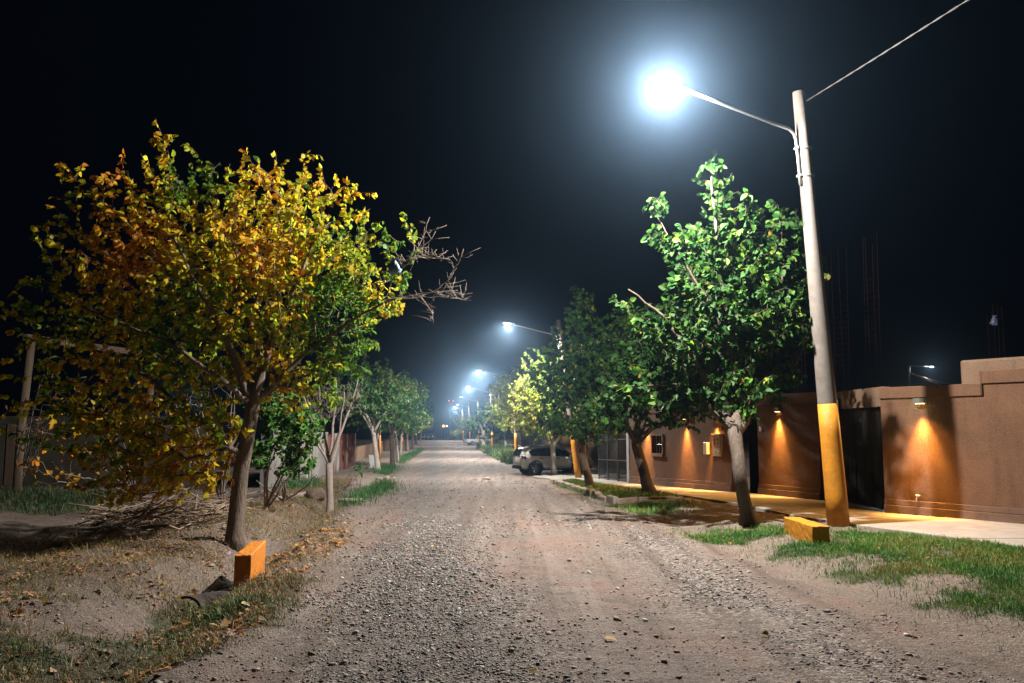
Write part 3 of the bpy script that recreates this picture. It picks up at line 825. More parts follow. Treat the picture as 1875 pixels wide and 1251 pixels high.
# far lamp behind the wall, with its wires
fb = at(1664, 705, 88); fb.z = -.5
street_lamp(fb, at(1664, 668, 88), at(1705, 671, 88), 'small distant lamp post seen just above the brown wall on the right', 350, .10, .06, 0, 12, 'lens_dim', .985, 'street_lamp', 'distant lamp posts behind walls')
def cable(name, pts, r, label, m='galv', twist=0.0, turns=0):
    pts = [Vector(p) for p in pts]; mb = MB()
    if twist:
        n = 220
        for k in range(2):
            q = []
            for i in range(n):
                t = i / (n - 1) * (len(pts) - 1); a = min(int(t), len(pts) - 2); p = pts[a].lerp(pts[a + 1], t - a)
                w = 2 * pi * turns * i / (n - 1) + k * pi
                q.append(p + Vector((cos(w) * twist, 0, sin(w) * twist)))
            mb.tube(q, r, 6)
    else: mb.tube(pts, r, 6)
    c = pts[0]
    return tag(build(name, mb, M[m], None, True, origin=tuple(c)), label, 'cable')
cable('overhead_cable', [at(1668, 684, 88), at(1690, 694, 82), at(1722, 705, 70), at(1745, 716, 62)], .035, 'lower wire dropping from the distant lamp post behind the wall')
cable('overhead_cable', [at(1667, 683, 88), at(1700, 694, 88), at(1730, 702, 88), at(1765, 706, 88)], .035, 'upper wire running right from the distant lamp post behind the wall')
a = Vector((6.26, 16.9, 8.95)); b_ = Vector((12.9, -12.0, 9.0))
cab = []
for i in range(41):
    t = i / 40; p = a.lerp(b_, t); p.z -= 4 * .28 * t * (1 - t); cab.append(p)
cable('overhead_cable', cab, .0075, 'twisted overhead cable from the near lamp post to upper right corner', 'blackplastic', .010, 44)

# ------------------------------------------------------------------ painted blocks beside the ditch
def block(label, p0, p1, w, h, mname, seed, sink=.1, tilt=0.0, lift=0.0):
    """a concrete kerb block from p0 to p1"""
    a = Vector((*p0, 0)); b_ = Vector((*p1, 0)); c = (a + b_) / 2; z = min(h0(*p0), h0(*p1)) + lift
    mb = MB(); L_ = (b_ - a).length
    nx, ny, nz = 14, 5, 6
    r_ = rs(seed); idx_ = {}; V = []; F = []
    def vid(i, j, k):
        if (i, j, k) in idx_: return idx_[(i, j, k)]
        p = Vector(((i / nx - .5) * L_, (j / ny - .5) * w, -sink + (h + sink) * k / nz))
        p += Vector([(r_.rand() - .5) * .008 for _ in range(3)])
        ex = (i in (0, nx)) + (j in (0, ny)) + (k in (0, nz))
        if ex >= 2 and r_.rand() < .3: p *= .985
        idx_[(i, j, k)] = len(V); V.append(p); return idx_[(i, j, k)]
    for i in range(nx):
        for j in range(ny):
            F.append((vid(i, j, nz), vid(i + 1, j, nz), vid(i + 1, j + 1, nz), vid(i, j + 1, nz)))
            F.append((vid(i, j, 0), vid(i, j + 1, 0), vid(i + 1, j + 1, 0), vid(i + 1, j, 0)))
    for i in range(nx):
        for k in range(nz):
            F.append((vid(i, 0, k), vid(i + 1, 0, k), vid(i + 1, 0, k + 1), vid(i, 0, k + 1)))
            F.append((vid(i, ny, k), vid(i, ny, k + 1), vid(i + 1, ny, k + 1), vid(i + 1, ny, k)))
    for j in range(ny):
        for k in range(nz):
            F.append((vid(0, j, k), vid(0, j, k + 1), vid(0, j + 1, k + 1), vid(0, j + 1, k)))
            F.append((vid(nx, j, k), vid(nx, j + 1, k), vid(nx, j + 1, k + 1), vid(nx, j, k + 1)))
    rz = atan2(b_.y - a.y, b_.x - a.x)
    me = bpy.data.meshes.new('kerb_block'); me.from_pydata([tuple(v) for v in V], [], F); me.update()
    o = link('kerb_block', me, M[mname]); o.location = (c.x, c.y, z); o.rotation_euler = (0, tilt, rz)
    bv = o.modifiers.new('bevel', 'BEVEL'); bv.width = .012; bv.segments = 2; bv.limit_method = 'ANGLE'; bv.angle_limit = radians(50)
    return tag(o, label, 'concrete block')
block('orange painted concrete block at the ditch in front of the autumn tree', (-3.60, 11.2), (-3.82, 12.6), .215, .44, 'orange', 1, .22, lift=.12)
block('low yellow painted concrete block in the grass beside the lamp post', (5.22, 14.1), (5.22, 15.55), .30, .31, 'yellow', 2, .1)
# broken culvert pipe below the orange block, and a thin iron bar from the block
mb = MB(); c = gp(375, 1085); c = Vector((c[0], c[1], h0(*c) + .05))
k = 18; v = []; f = []
for i, t in enumerate(np.linspace(-.22, .22, 5)):
    for rr_, in ((.20,), (.165,)):
        for j in range(k):
            w = -pi * .38 + (pi * 1.02) * j / (k - 1) + (.10 * sin(j * 2.1 + i))
            v.append(c + Vector((cos(w) * rr_ + t * .75, t * .75 + .03 * sin(3 * i), sin(w) * rr_ * .9)))
for i in range(4):
    for s2 in (0, 1):
        for j in range(k - 1):
            o_ = (i * 2 + s2) * k + j; o2 = ((i + 1) * 2 + s2) * k + j
            f.append((o_, o_ + 1, o2 + 1, o2) if s2 == 0 else (o_, o2, o2 + 1, o_ + 1))
for i in (0, 4):
    for j in range(k - 1): f.append(((i * 2) * k + j, (i * 2) * k + j + 1, (i * 2 + 1) * k + j + 1, (i * 2 + 1) * k + j))
for j in (0, k - 1):
    for i in range(4): f.append(((i * 2) * k + j, ((i + 1) * 2) * k + j, ((i + 1) * 2 + 1) * k + j, (i * 2 + 1) * k + j))
mb.add(v, f)
tag(build('broken_pipe', mb, M['pipe'], None, True, origin=tuple(c)), 'broken dark culvert pipe lying in the ditch by the orange block', 'pipe')
p = gp(424, 1056); q = gp(398, 1056)
mb = MB(); mb.tube([(p[0] + .05, p[1], h0(*p) + .06), (q[0], q[1], h0(*q) + .07)], .012, 6)
tag(build('iron_bar', mb, M['ink'], None, origin=(p[0], p[1], h0(*p))), 'thin black bar sticking out of the foot of the orange block', 'bar')

# ------------------------------------------------------------------ left side: walls, fence, porch, odds and ends
ll = lambda Y: (-9.3 - .08 * (Y - 32), Y)
def leftseg(Y0, Y1): return Line(ll(Y0), ll(Y1))
la = leftseg(31.0, 36.4)
e = empty('rendered_wall', la.P(0, 0, -.2), 'dark grey rendered wall behind the autumn tree trunk, before the rusty door', 'wall')
mb = MB(); la.box(mb, 0, la.L, -.2, 0, G_(-.4), 1.85); build('wall', mb, M['greywall'], e)
mb = MB(); la.box(mb, 0, la.L, -.22, .02, 1.852, 1.92); build('coping', mb, M['greywall'], e)
ld = leftseg(36.45, 38.2)
e = empty('rusty_door', ld.P(0, 0, -.5), 'narrow rust brown door in the grey wall, left of the bare pollard', 'door')
mb = MB(); ld.box(mb, .05, ld.L - .05, -.12, -.07, G_(.02), 1.55); build('door_leaf', mb, M['wood'], e)
mb = MB(); ld.box(mb, 0, .048, -.14, .02, G_(-.1), 1.6); ld.box(mb, ld.L - .048, ld.L, -.14, .02, G_(-.1), 1.6); ld.box(mb, 0, ld.L, -.14, .02, 1.602, 1.68); build('frame', mb, M['rust'], e)
lb2 = leftseg(38.25, 47.0)
e = empty('rendered_wall', lb2.P(0, 0, -.5), 'pale grey rendered wall behind the bare pollard tree', 'wall')
mb = MB(); lb2.box(mb, 0, lb2.L, -.2, 0, G_(-.4), 1.72); build('wall', mb, M['greywall'], e)
mb = MB(); lb2.box(mb, 0, lb2.L, -.22, .02, 1.722, 1.79); build('coping', mb, M['slab'], e)
ls = leftseg(50.2, 51.9)
mb = MB(); ls.box(mb, 0, ls.L, -.08, 0.06, G_(-.2), 1.72)
tag(build('wall_slab', mb, M['slab'], None, bevel=.03, origin=tuple(ls.P(0, 0, -.6))), 'pale upright concrete slab at the near end of the red brown fence', 'slab')
lq = leftseg(47.05, 61.5)
e = empty('reed_fence', lq.P(0, 0, -.7), 'red brown upright reed fence behind the bare pollard tree', 'fence')
r_ = rs(8); mb = MB(); uu = 0.0
while uu < lq.L:
    w = r_.uniform(.03, .07); o = r_.uniform(-.05, -.01)
    mb.tube([lq.P(uu, o, -.95), lq.P(uu + r_.uniform(-.05, .05), o + r_.uniform(-.03, .03), .5), lq.P(uu + r_.uniform(-.08, .08), o, 1.5 + r_.uniform(-.2, .2))], w * .5, 5); uu += w * .9
build('reeds', mb, M['reed'], e)
for t in (3.2, 8.6, 13.2):
    mb = MB(); mb.tube([lq.P(t, .06, -1.0), lq.P(t + .05, .07, 1.68)], .06, 8); build('post', mb, M['twig'], e, True)
mb = MB(); p = at(682, 824, 56)
mb.box((p.x, 56, -.25), (.42, .12, .86)); mb.box((p.x, 56, .205), (.46, .14, .04)); mb.box((p.x - .15, 56, -.78), (.06, .1, .2)); mb.box((p.x + .15, 56, -.78), (.06, .1, .2))
tag(build('white_cabinet', mb, M['white'], None, origin=(p.x, 56, -.8)), 'white upright cabinet behind the limewashed leaning trunk on the left', 'cabinet')
lz = Line((float(xc(62)) - 8.6, 63.0), (float(xc(150)) - 8.6, 150), (0, 60))
e = empty('low_wall', lz.P(0, 0, -.8), 'long pale low wall behind the left-hand row of trees', 'wall')
mb = MB(); lz.box(mb, 0, lz.L, -.2, 0, -2, .35); build('wall', mb, M['stucco2'], e)
mb = MB(); lz.box(mb, 0, lz.L, -.22, .02, .352, .41); build('coping', mb, M['stucco2'], e)
# stakes and pipe stub
for px, py0, py1, Y, r_, mt, nm, lab, cat in ((570, 886, 802, 34, .022, 'bark_pale', 'stake', 'thin tall wooden stake in front of the grey wall', 'stake'),
        (560, 881, 860, 35, .07, 'pvc', 'pipe_stub', 'short white pipe standing upright by the rusty door', 'pipe'),
        (565, 880, 855, 37, .035, 'bark_pale', 'stake', 'short wooden stake between the white pipe and the tall stake', 'stake')):
    b = at(px, py0, Y); z0 = h0(b.x, Y); t = at(px, py1, Y)
    mb = MB(); mb.tube([(b.x, Y, z0 - .15), (b.x + .01, Y, (z0 + t.z) / 2), (b.x + .03, Y, t.z)], [r_, r_ * .95, r_ * .9], 8)
    tag(build(nm, mb, M[mt], None, True, origin=(b.x, Y, z0)), lab, cat)
# cut log with a boulder
p = gp(585, 912); q = gp(502, 928)
mb = MB(); mb.tube([(p[0], p[1], h0(*p) + .15), ((p[0] + q[0]) / 2, (p[1] + q[1]) / 2, (h0(*p) + h0(*q)) / 2 + .14), (q[0], q[1], h0(*q) + .12)], [.09, .08, .065], 12)
tag(build('cut_log', mb, M['bark_pale'], None, True, origin=(p[0], p[1], h0(*p))), 'thin pale cut log lying on bare earth left of the bare pollard', 'log')
def rock(name, c, r, seed, m, label, cat, sq=(1, .8, .85)):
    import bmesh
    bm = bmesh.new(); bmesh.ops.create_icosphere(bm, subdivisions=3, radius=1.0); rr = rs(seed); o = rr.rand(3) * 20
    for v in bm.verts:
        p = v.co; nz = 0.6 * (vnoise(p.x * 1.6 + o[0], p.y * 1.6 + p.z * 1.1 + o[1], seed) - .5) + .35 * (vnoise(p.x * 3.7 + o[2], p.y * 3.1 - p.z * 2.7, seed + 3) - .5)
        v.co = Vector((p.x * sq[0], p.y * sq[1], p.z * sq[2])) * float(r * (1 + nz))
    me = bpy.data.meshes.new(name); bm.to_mesh(me); bm.free()
    o = link(name, me, m, None, True); o.location = c
    return tag(o, label, cat)
p = gp(580, 918); rock('boulder', (p[0], p[1], h0(*p) + .12), .26, 5, M['rock'], 'brown boulder at the end of the cut log', 'boulder', (1, .8, .8))
p = gp(684, 898); rock('broken_brick', (p[0], p[1], h0(*p) + .05), .14, 6, M['reed'], 'reddish lump of brick in the grass tuft left of the road', 'brick', (1.2, .8, .6))
p = gp(890, 879); rock('clod', (p[0], p[1], h0(*p) + .02), .15, 9, M['kerb'], 'lone brown clod lying in the middle of the gravel road', 'clod', (1.7, .9, .5))
p = gp(640, 922); 
mb = MB(); mb.tube([(p[0] - .3, p[1] - .05, h0(*p) + .12), (p[0] + .35, p[1] + .1, h0(*p) + .11)], [.06, .05], 10)
tag(build('pale_pipe', mb, M['bark_pale'], None, True, origin=(p[0], p[1], h0(*p))), 'short pale pipe lying by the grass tuft left of the road', 'pipe')
p = gp(705, 876)
for i, (dx, dy, r_) in enumerate(((-.3, 0, .22), (.1, .2, .26), (.45, -.1, .18))):
    rock('rubble_stone', (p[0] + dx, p[1] + dy, h0(*p) + .03), r_ * .8, 20 + i, M['kerb'], ['left stone of the pale rubble heap beside the limewashed leaning trunk', 'largest stone in the pale rubble beside the limewashed leaning trunk', 'right stone of the pale rubble heap, at the road edge'][i], 'stone')['group'] = 'pale rubble beside the road'
# porch frame and boundary wall in the dark on the left
e = empty('porch_frame', (-16.1, 27, h0(-16.1, 27)), 'dim timber porch frame at the far left, two posts and a beam', 'porch frame')
for (x, y) in ((-16.1, 27.0), (-14.75, 33.2)):
    mb = MB(); mb.tube([(x, y, -.5), (x + .01, y, 2), (x + .18, y, 4.86)], [.14, .13, .12], 10); build('post', mb, M['wood'], e, True)
mb = MB(); d = Vector((1.35, 6.2, 0)); L_ = d.length
mb.box((-15.25, 30.1, 4.98), (L_ + .6, .16, .22), atan2(d.y, d.x)); build('beam', mb, M['wood'], e, bevel=.01)
lx = Line((-26, 34.2), (-12.6, 34.2), (-15, 10))
e = empty('boundary_wall', lx.P(0, 0, -.4), 'dim grey boundary wall with pale top beam behind the porch frame', 'wall')
mb = MB(); lx.box(mb, 0, lx.L, -.2, 0, -.9, 2.2); build('wall', mb, M['shadewall'], e)
mb = MB(); lx.box(mb, -.05, lx.L + .05, -.24, .06, 2.202, 2.52); build('coping', mb, M['shadewall'], e)
for t in (1.2, 5.1, 9.0, 12.4):
    mb = MB(); lx.box(mb, t, t + .32, .001, .08, -.8, 2.2); build('buttress', mb, M['wood'], e)
fb = at(336, 738, 110); fb.z = -.9
street_lamp(fb, fb + Vector((0, 0, 7.0)), at(340, 738, 109.2), 'distant lamp shining through the leaves of the autumn tree', 300, .10, .06, 0, 12, 'lens_dim', .9, 'street_lamp', 'distant lamp posts behind walls')
# signal lights at the end of the street
def mast(label, px, py, Y, m, r_, hgroup=None):
    p = at(px, py, Y); e = empty('signal_mast', (p.x, Y, float(g(Y))), label, 'signal light', hgroup)
    mb = MB(); mb.tube([(p.x, Y, float(g(Y)) - .2), (p.x, Y, p.z - r_)], [.09, .05], 8); build('pole', mb, M['darkmetal'], e)
    mb = MB(); mb.disc_ring((p.x, Y, p.z - r_), (0, 0, 1), [(0, r_ * .5), (r_ * .3, r_ * .9), (r_, r_), (r_ * 1.7, r_ * .7), (r_ * 2, .01)], 12); build('lamp', mb, m, e, True)
mast('blurred orange lamp at the end of the street', 812, 780, 250, M['orange_lit'], .34)
mast('small white lamp right of the orange one, at the street end', 818, 780, 255, M['lens_dim'], .22)
mast('left one of two tiny red lights above the end of the street', 822, 734, 300, M['red_lit'], .16, 'red mast lights')
mast('right one of two tiny red lights above the end of the street', 830, 734, 300, M['red_lit'], .16, 'red mast lights')

# ------------------------------------------------------------------ trees
def unit(a): return a / np.maximum(np.linalg.norm(a, axis=-1, keepdims=True), 1e-9)
LT = np.array([(0, 0, 0), (-.36, .28, .05), (-.30, .62, .02), (0, 1, -.10), (.30, .62, .02), (.36, .28, .05), (0, .30, -.03), (0, .66, -.05)])
LTRI = np.array([(0, 6, 1), (7, 3, 2), (0, 5, 6), (7, 4, 3)]); LQUAD = np.array([(6, 7, 2, 1), (6, 5, 4, 7)])
LS = np.array([(0, 0, 0), (-.36, .42, .05), (0, 1, -.08), (.36, .42, .05)]); LSTRI = np.array([(0, 2, 1), (0, 3, 2)])
def leaf_arrays(pos, dirv, nrm, size, col, simple):
    d = unit(dirv); s = unit(np.cross(d, nrm)); n = np.cross(s, d)
    T = LS if simple else LT
    k = len(T); m = len(pos)
    fold = (.3 + 2.2 * rs(m).rand(m))[:, None, None]
    wv = rs(m + 1).uniform(.7, 1.2, m)[:, None, None]
    V = pos[:, None, :] + size[:, None, None] * (wv * T[None, :, 0:1] * s[:, None, :] + T[None, :, 1:2] * d[:, None, :] + fold * T[None, :, 2:3] * n[:, None, :])
    off = (np.arange(m) * k)[:, None, None]
    if simple: F = [(LSTRI[None] + off).reshape(-1, 3)]
    else: F = [(LTRI[None] + off).reshape(-1, 3), (LQUAD[None] + off).reshape(-1, 4)]
    return V.reshape(-1, 3), F, np.repeat(col, k, axis=0)

def make_tree(name, label, base, limbs, blobs, n_tw, per, leaf, colorfn, seed, bark='bark', leafmat='leaf', group=None, cat='tree',
              step=.22, wind=(-.30, 0, .05), droop=.55, twig=.75, simple=False, tip=.0042, bow=.10, fork=None, jit=.05, extra=None):
    r_ = rs(seed); base = Vector(base)
    P = []; par = []; R = []; ok = []
    def addn(p, pa, rad, allow=True): P.append(np.array(p, float)); par.append(pa); R.append(rad); ok.append(allow); return len(P) - 1
    for ci, ch in enumerate(limbs):
        pts = [np.array(c[:3], float) for c in ch]; rad = [c[3] for c in ch]
        if ci == 0: last = addn(pts[0], -1, rad[0], False); st = 1
        else:
            A = np.array(P); last = int(np.argmin(np.linalg.norm(A - pts[0], axis=1))); st = 1
        for i in range(st, len(pts)):
            L_ = np.linalg.norm(pts[i] - pts[i - 1]); m = max(1, int(L_ / step))
            for q in range(1, m + 1):
                t = q / m; p = pts[i - 1] + (pts[i] - pts[i - 1]) * t + (r_.rand(3) - .5) * jit * (.4 if ci == 0 else 1) * (q < m)
                last = addn(p, last, rad[i - 1] + (rad[i] - rad[i - 1]) * t, ci > 0 or i == len(pts) - 1)
    fork_i = next(i for i in range(len(P)) if ok[i]); fk = P[fork_i]
    depth = [0.0] * len(P)
    for i in range(1, len(P)): depth[i] = depth[par[i]] + np.linalg.norm(P[i] - P[par[i]])
    # twig tips spread through the crown
    c = np.array([b[0:3] for b in blobs]); rr = np.array([b[3:6] for b in blobs]); w = np.array([b[6] if len(b) > 6 else 1. for b in blobs]) * rr.prod(1)
    which = r_.choice(len(blobs), n_tw, p=w / w.sum())
    T = c[which] + unit(r_.randn(n_tw, 3)) * (r_.rand(n_tw, 1) ** (1 / 2.1)) * rr[which]
    if extra is not None: T = np.vstack([T, extra])
    gz = H(T[:, 0], T[:, 1], False) + .15; T[:, 2] = np.maximum(T[:, 2], gz)
    T = T[np.argsort(np.linalg.norm(T - fk, axis=1))]
    cap = len(P) + len(T) * 60
    PA = np.full((cap, 3), 1e6); PA[:len(P)] = np.array(P); D = np.zeros(cap); D[:len(P)] = depth
    OKA = np.zeros(cap, bool); OKA[:len(P)] = ok
    n = len(P); tw = []
    for t in T:
        dv = PA[:n] - t; dist = np.sqrt((dv * dv).sum(1)); cost = dist + .28 * D[:n] + (~OKA[:n]) * 50
        i = int(np.argmin(cost)); L_ = dist[i]; m = max(2, int(L_ / step)); a = PA[i]
        side = r_.randn(3) * .13 * L_; side[2] += bow * L_; mid = (a + t) / 2 + side
        pi_ = i; chain = [i]
        for q in range(1, m + 1):
            s = q / m; p = a * (1 - s) ** 2 + mid * 2 * s * (1 - s) + t * s * s
            if q < m: p = p + (r_.rand(3) - .5) * jit * .8
            PA[n] = p; par.append(pi_); R.append(0.0); D[n] = D[pi_] + np.linalg.norm(p - PA[pi_]); OKA[n] = True
            pi_ = n; n += 1; chain.append(pi_)
        tw.append(chain)
    PA = PA[:n]; par = np.array(par); R = np.array(R)
    cnt = np.zeros(n); kids = np.bincount(par[par >= 0], minlength=n); cnt[kids == 0] = 1
    for i in range(n - 1, 0, -1): cnt[par[i]] += cnt[i]
    rad = np.maximum(tip * np.maximum(cnt, 1) ** .43, R)
    # chains to tubes
    ch_of = [[] for _ in range(n)]
    for i in range(1, n): ch_of[par[i]].append(i)
    mb = MB(); stack = [(0, None)]
    while stack:
        i, pa = stack.pop(); pts = [] if pa is None else [pa]; j = i
        while True:
            pts.append(j); ks = ch_of[j]
            if not ks: break
            ks = sorted(ks, key=lambda q: -(cnt[q] + 1e4 * (R[q] > 0)))
            for q in ks[1:]: stack.append((q, j))
            j = ks[0]
        if len(pts) < 2: continue
        rr_ = [float(rad[q]) for q in pts]
        if pa is not None: rr_[0] = min(rr_[0], rr_[1] * 1.15)
        k = 16 if rr_[0] > .08 else (8 if rr_[0] > .03 else (5 if rr_[0] > .012 else 3))
        if pa is None:      # root flare
            rr_[0] *= 1.35
            if len(rr_) > 1: rr_[1] *= 1.08
        mb.tube([PA[q] for q in pts], rr_, k, cap=k > 5)
    e = empty(name, base, label, cat, group)
    build('trunk', mb, M[bark], e, True)
    if per:
        pos = []; dr = []; tid = []
        for ti, chn in enumerate(tw):
            q = PA[chn]; seg = np.linalg.norm(np.diff(q, axis=0), axis=1); cum = np.concatenate([[0], np.cumsum(seg)]); tot = cum[-1]
            k = max(2, int(per * min(1.0, .35 + tot / twig * .65) * r_.uniform(.6, 1.3)))
            s = tot - np.minimum(tot * .95, twig) * r_.rand(k) ** 1.15
            pp_ = np.stack([np.interp(s, cum, q[:, a]) for a in range(3)], 1)
            tg = unit(q[-1] - q[0])
            pos.append(pp_); dr.append(np.tile(tg, (k, 1))); tid += [ti] * k
        pos = np.vstack(pos); dr = np.vstack(dr); m = len(pos); tid = np.array(tid)
        rv = r_.randn(m, 3)
        tr = rs(seed + 5).randn(len(tw), 3)[tid] * .25       # leaves of one twig hang alike
        d = unit(dr * .45 + rv * .45 + tr + np.array([0, 0, -droop]) + np.array(wind))
        nn = unit(r_.randn(m, 3) * np.array([.9, .9, .5]) + np.array([0, 0, .42]) + tr)
        size = leaf * r_.uniform(.6, 1.25, m)
        col = colorfn(pos, r_, tid)
        V, F, C_ = leaf_arrays(pos + d * size[:, None] * .12, d, nn, size, col, simple)
        V = V - np.array(base)
        me = np_mesh('crown', V, F, C_)
        link('crown', me, M[leafmat], e)
    return e
def pick(cols, r_, t):
    cols = np.array(cols); t = np.clip(t, 0, 1) * (len(cols) - 1); i = np.minimum(t.astype(int), len(cols) - 2); f = (t - i)[:, None]
    return cols[i] * (1 - f) + cols[i + 1] * f
def vary(c, r_, a=.25): return np.clip(c * (1 + a * r_.randn(len(c), 1) * .8) * (1 + .1 * r_.randn(len(c), 3)), .004, .8)
def autumn(pos, r_, tid):
    tj = rs(9).randn(tid.max() + 1)[tid]
    n = fbm(pos[:, 0] * .75 + pos[:, 1] * .3, pos[:, 2] * .75 - pos[:, 1] * .2, 61, 3)
    t = .38 + (n - .5) * 1.4 + tj * .13 + r_.randn(len(pos)) * .13 - (pos[:, 0] + 5.2) * .05 + (pos[:, 2] - 4.2) * .03 - .24 * smooth(4.2, 2.6, pos[:, 2]) * smooth(-4.9, -3.4, pos[:, 0]) + .20 * smooth(4.4, 2.8, pos[:, 2]) * smooth(-4.6, -5.6, pos[:, 0])
    c = pick([(.07, .17, .02), (.15, .27, .02), (.40, .43, .024), (.62, .50, .024), (.66, .42, .016), (.62, .27, .013), (.42, .15, .012)], r_, t)
    return vary(c, r_, .22)
def deep_green(pos, r_, tid):
    tj = rs(3).rand(tid.max() + 1)[tid]
    t = tj * .6 + r_.rand(len(pos)) * .4
    c = pick([(.011, .042, .010), (.020, .066, .013), (.038, .100, .015), (.11, .19, .02)], r_, t * .95)
    y = r_.rand(len(pos)) < .012
    c[y] = (.26, .20, .03)
    return vary(c, r_, .22)
def mixed_green(pos, r_, tid):
    n = fbm(pos[:, 0] * .9, pos[:, 2] * .9, 31, 3)
    c = pick([(.035, .14, .04), (.065, .20, .055), (.12, .24, .055), (.28, .27, .045)], r_, n + r_.randn(len(pos)) * .18 - .05)
    return vary(c, r_, .25)
def lime_green(pos, r_, tid):
    n = fbm(pos[:, 0] * .8, pos[:, 2] * .8, 37, 3)
    c = pick([(.06, .16, .025), (.15, .25, .033), (.30, .34, .045), (.40, .31, .04)], r_, n + r_.randn(len(pos)) * .2)
    return vary(c, r_, .22)
def B(px, py, Y, rx, ry, rz, w=1.0):
    p = at(px, py, Y); return (p.x, p.y, p.z, rx, ry, rz, w)
def Lm(pts):     # limb from photograph points: (px, py, Y, radius)
    return [(*at(a, b, c), r) for a, b, c, r in pts]
def root(px, py, dz=-.15, r=.2):
    x, y = gp(px, py); return (x, y, h0(x, y) + dz, r)

# the autumn tree on the left
x0, y0 = -4.74, 14.3
tb = (x0, y0, h0(x0, y0))
Y = 14.3
limbs = [[(x0, y0, tb[2] - .15, .165), (x0 + .01, y0, tb[2] + .5, .138), (x0 + .06, y0, tb[2] + 1.3, .128)] + Lm([(458, 770, Y, .122), (463, 735, Y, .125)]),
         Lm([(455, 742, Y, 0.081), (441, 690, Y - .1, 0.070), (428, 655, Y - .2, 0.059), (398, 590, Y - .5, 0.046), (360, 520, Y - .8, 0.033), (320, 440, Y - 1.0, 0.022)]),
         Lm([(462, 735, Y, 0.089), (478, 690, Y, 0.074), (492, 640, Y + .1, 0.063), (512, 590, Y + .3, 0.049), (540, 520, Y + .5, 0.037), (570, 450, Y + .6, 0.026), (590, 390, Y + .6, 0.016)]),
         Lm([(478, 690, Y, 0.052), (470, 640, Y + .2, 0.043), (455, 598, Y + .4, 0.037), (440, 540, Y + .8, 0.030), (430, 440, Y + 1.1, 0.021)]),
         Lm([(478, 690, Y, 0.052), (478, 630, Y + .6, 0.037), (470, 560, Y + 1.3, 0.030), (480, 440, Y + 1.6, 0.021)]),
         Lm([(466, 742, Y, 0.059), (515, 690, Y + .2, 0.044), (560, 645, Y + .3, 0.037), (640, 590, Y + .1, 0.027), (720, 545, Y, 0.018), (800, 535, Y, 0.010), (838, 532, Y, 0.007)]),
         Lm([(455, 742, Y, 0.059), (400, 690, Y - .8, 0.041), (330, 640, Y - 1.1, 0.031), (240, 600, Y - 1.2, 0.022), (150, 560, Y - 1.1, 0.015)]),
         Lm([(446, 830, Y, 0.037), (390, 815, Y - .4, 0.022), (330, 820, Y - .8, 0.016), (280, 850, Y - 1.0, 0.011)])]
Y = 14.9
blobs = [B(420, 470, Y, 2.3, 2.2, 1.75, 1.1), B(560, 470, Y + .2, 1.7, 1.8, 1.55, 1.15), B(640, 520, Y, 1.25, 1.4, 1.0, 1.2),
         B(250, 470, Y - .2, 1.7, 1.9, 1.6, .85), B(330, 640, Y - .5, 1.5, 1.5, 1.1, 1.0), B(200, 650, Y - .6, 1.3, 1.4, 1.1, .75), B(110, 560, Y - .4, 1.1, 1.3, .9, .55),
         B(340, 790, Y - .9, 1.1, .9, .8, 3.0), B(240, 820, Y - 1.0, 1.0, .9, .8, 2.6), B(320, 880, Y - .9, 1.0, .6, .42, 3.0), B(200, 890, Y - 1.0, .7, .5, .35, 2.2), B(180, 760, Y - .8, 1.1, 1.0, .9, 1.6), B(70, 740, Y - .8, .9, .9, .8, .7), B(400, 660, Y - .9, 1.0, .7, .7, 1.8), B(470, 560, Y - .9, 1.3, .8, .8, 1.3),
         B(560, 650, Y + .3, 1.35, 1.3, .85, 1.6), B(640, 640, Y + .3, .7, .8, .65, 1.4), B(630, 720, Y + .3, .6, .6, .32, 1.2), B(540, 730, Y + .5, .8, .7, .4, 1.0), B(720, 450, Y, .65, .8, .65, .75),
         B(690, 545, Y, .75, .9, .55, 1.0), B(520, 330, Y, 1.2, 1.2, .55, .55), B(310, 320, Y - .2, .9, 1.0, .6, .55), B(300, 250, Y - .2, .22, .2, .48, 5), B(160, 330, Y - .2, .75, .6, .35, .5), B(580, 300, Y, .14, .12, .3, 6), B(650, 350, Y, .16, .15, .3, 6), B(450, 285, Y, .16, .15, .28, 5), B(700, 360, Y, .2, .2, .2, 5), B(130, 300, Y - .2, .25, .2, .2, 4), B(30, 620, Y - .4, .7, .8, .9, .35)]
ex = np.array([tuple(at(*q)) for q in [(848, 458, Y), (838, 492, Y - .1), (868, 535, Y), (858, 550, Y), (800, 590, Y), (780, 595, Y), (782, 395, Y), (770, 420, Y), (812, 445, Y), (795, 470, Y), (830, 520, Y + .1), (842, 480, Y + .1)]])
make_tree('autumn_tree', 'large tree with orange and yellow autumn leaves behind the orange block', tb, limbs, blobs, 3600, 13, .112, autumn, 7, leafmat='leaf_autumn', droop=.55, twig=.8, extra=None)
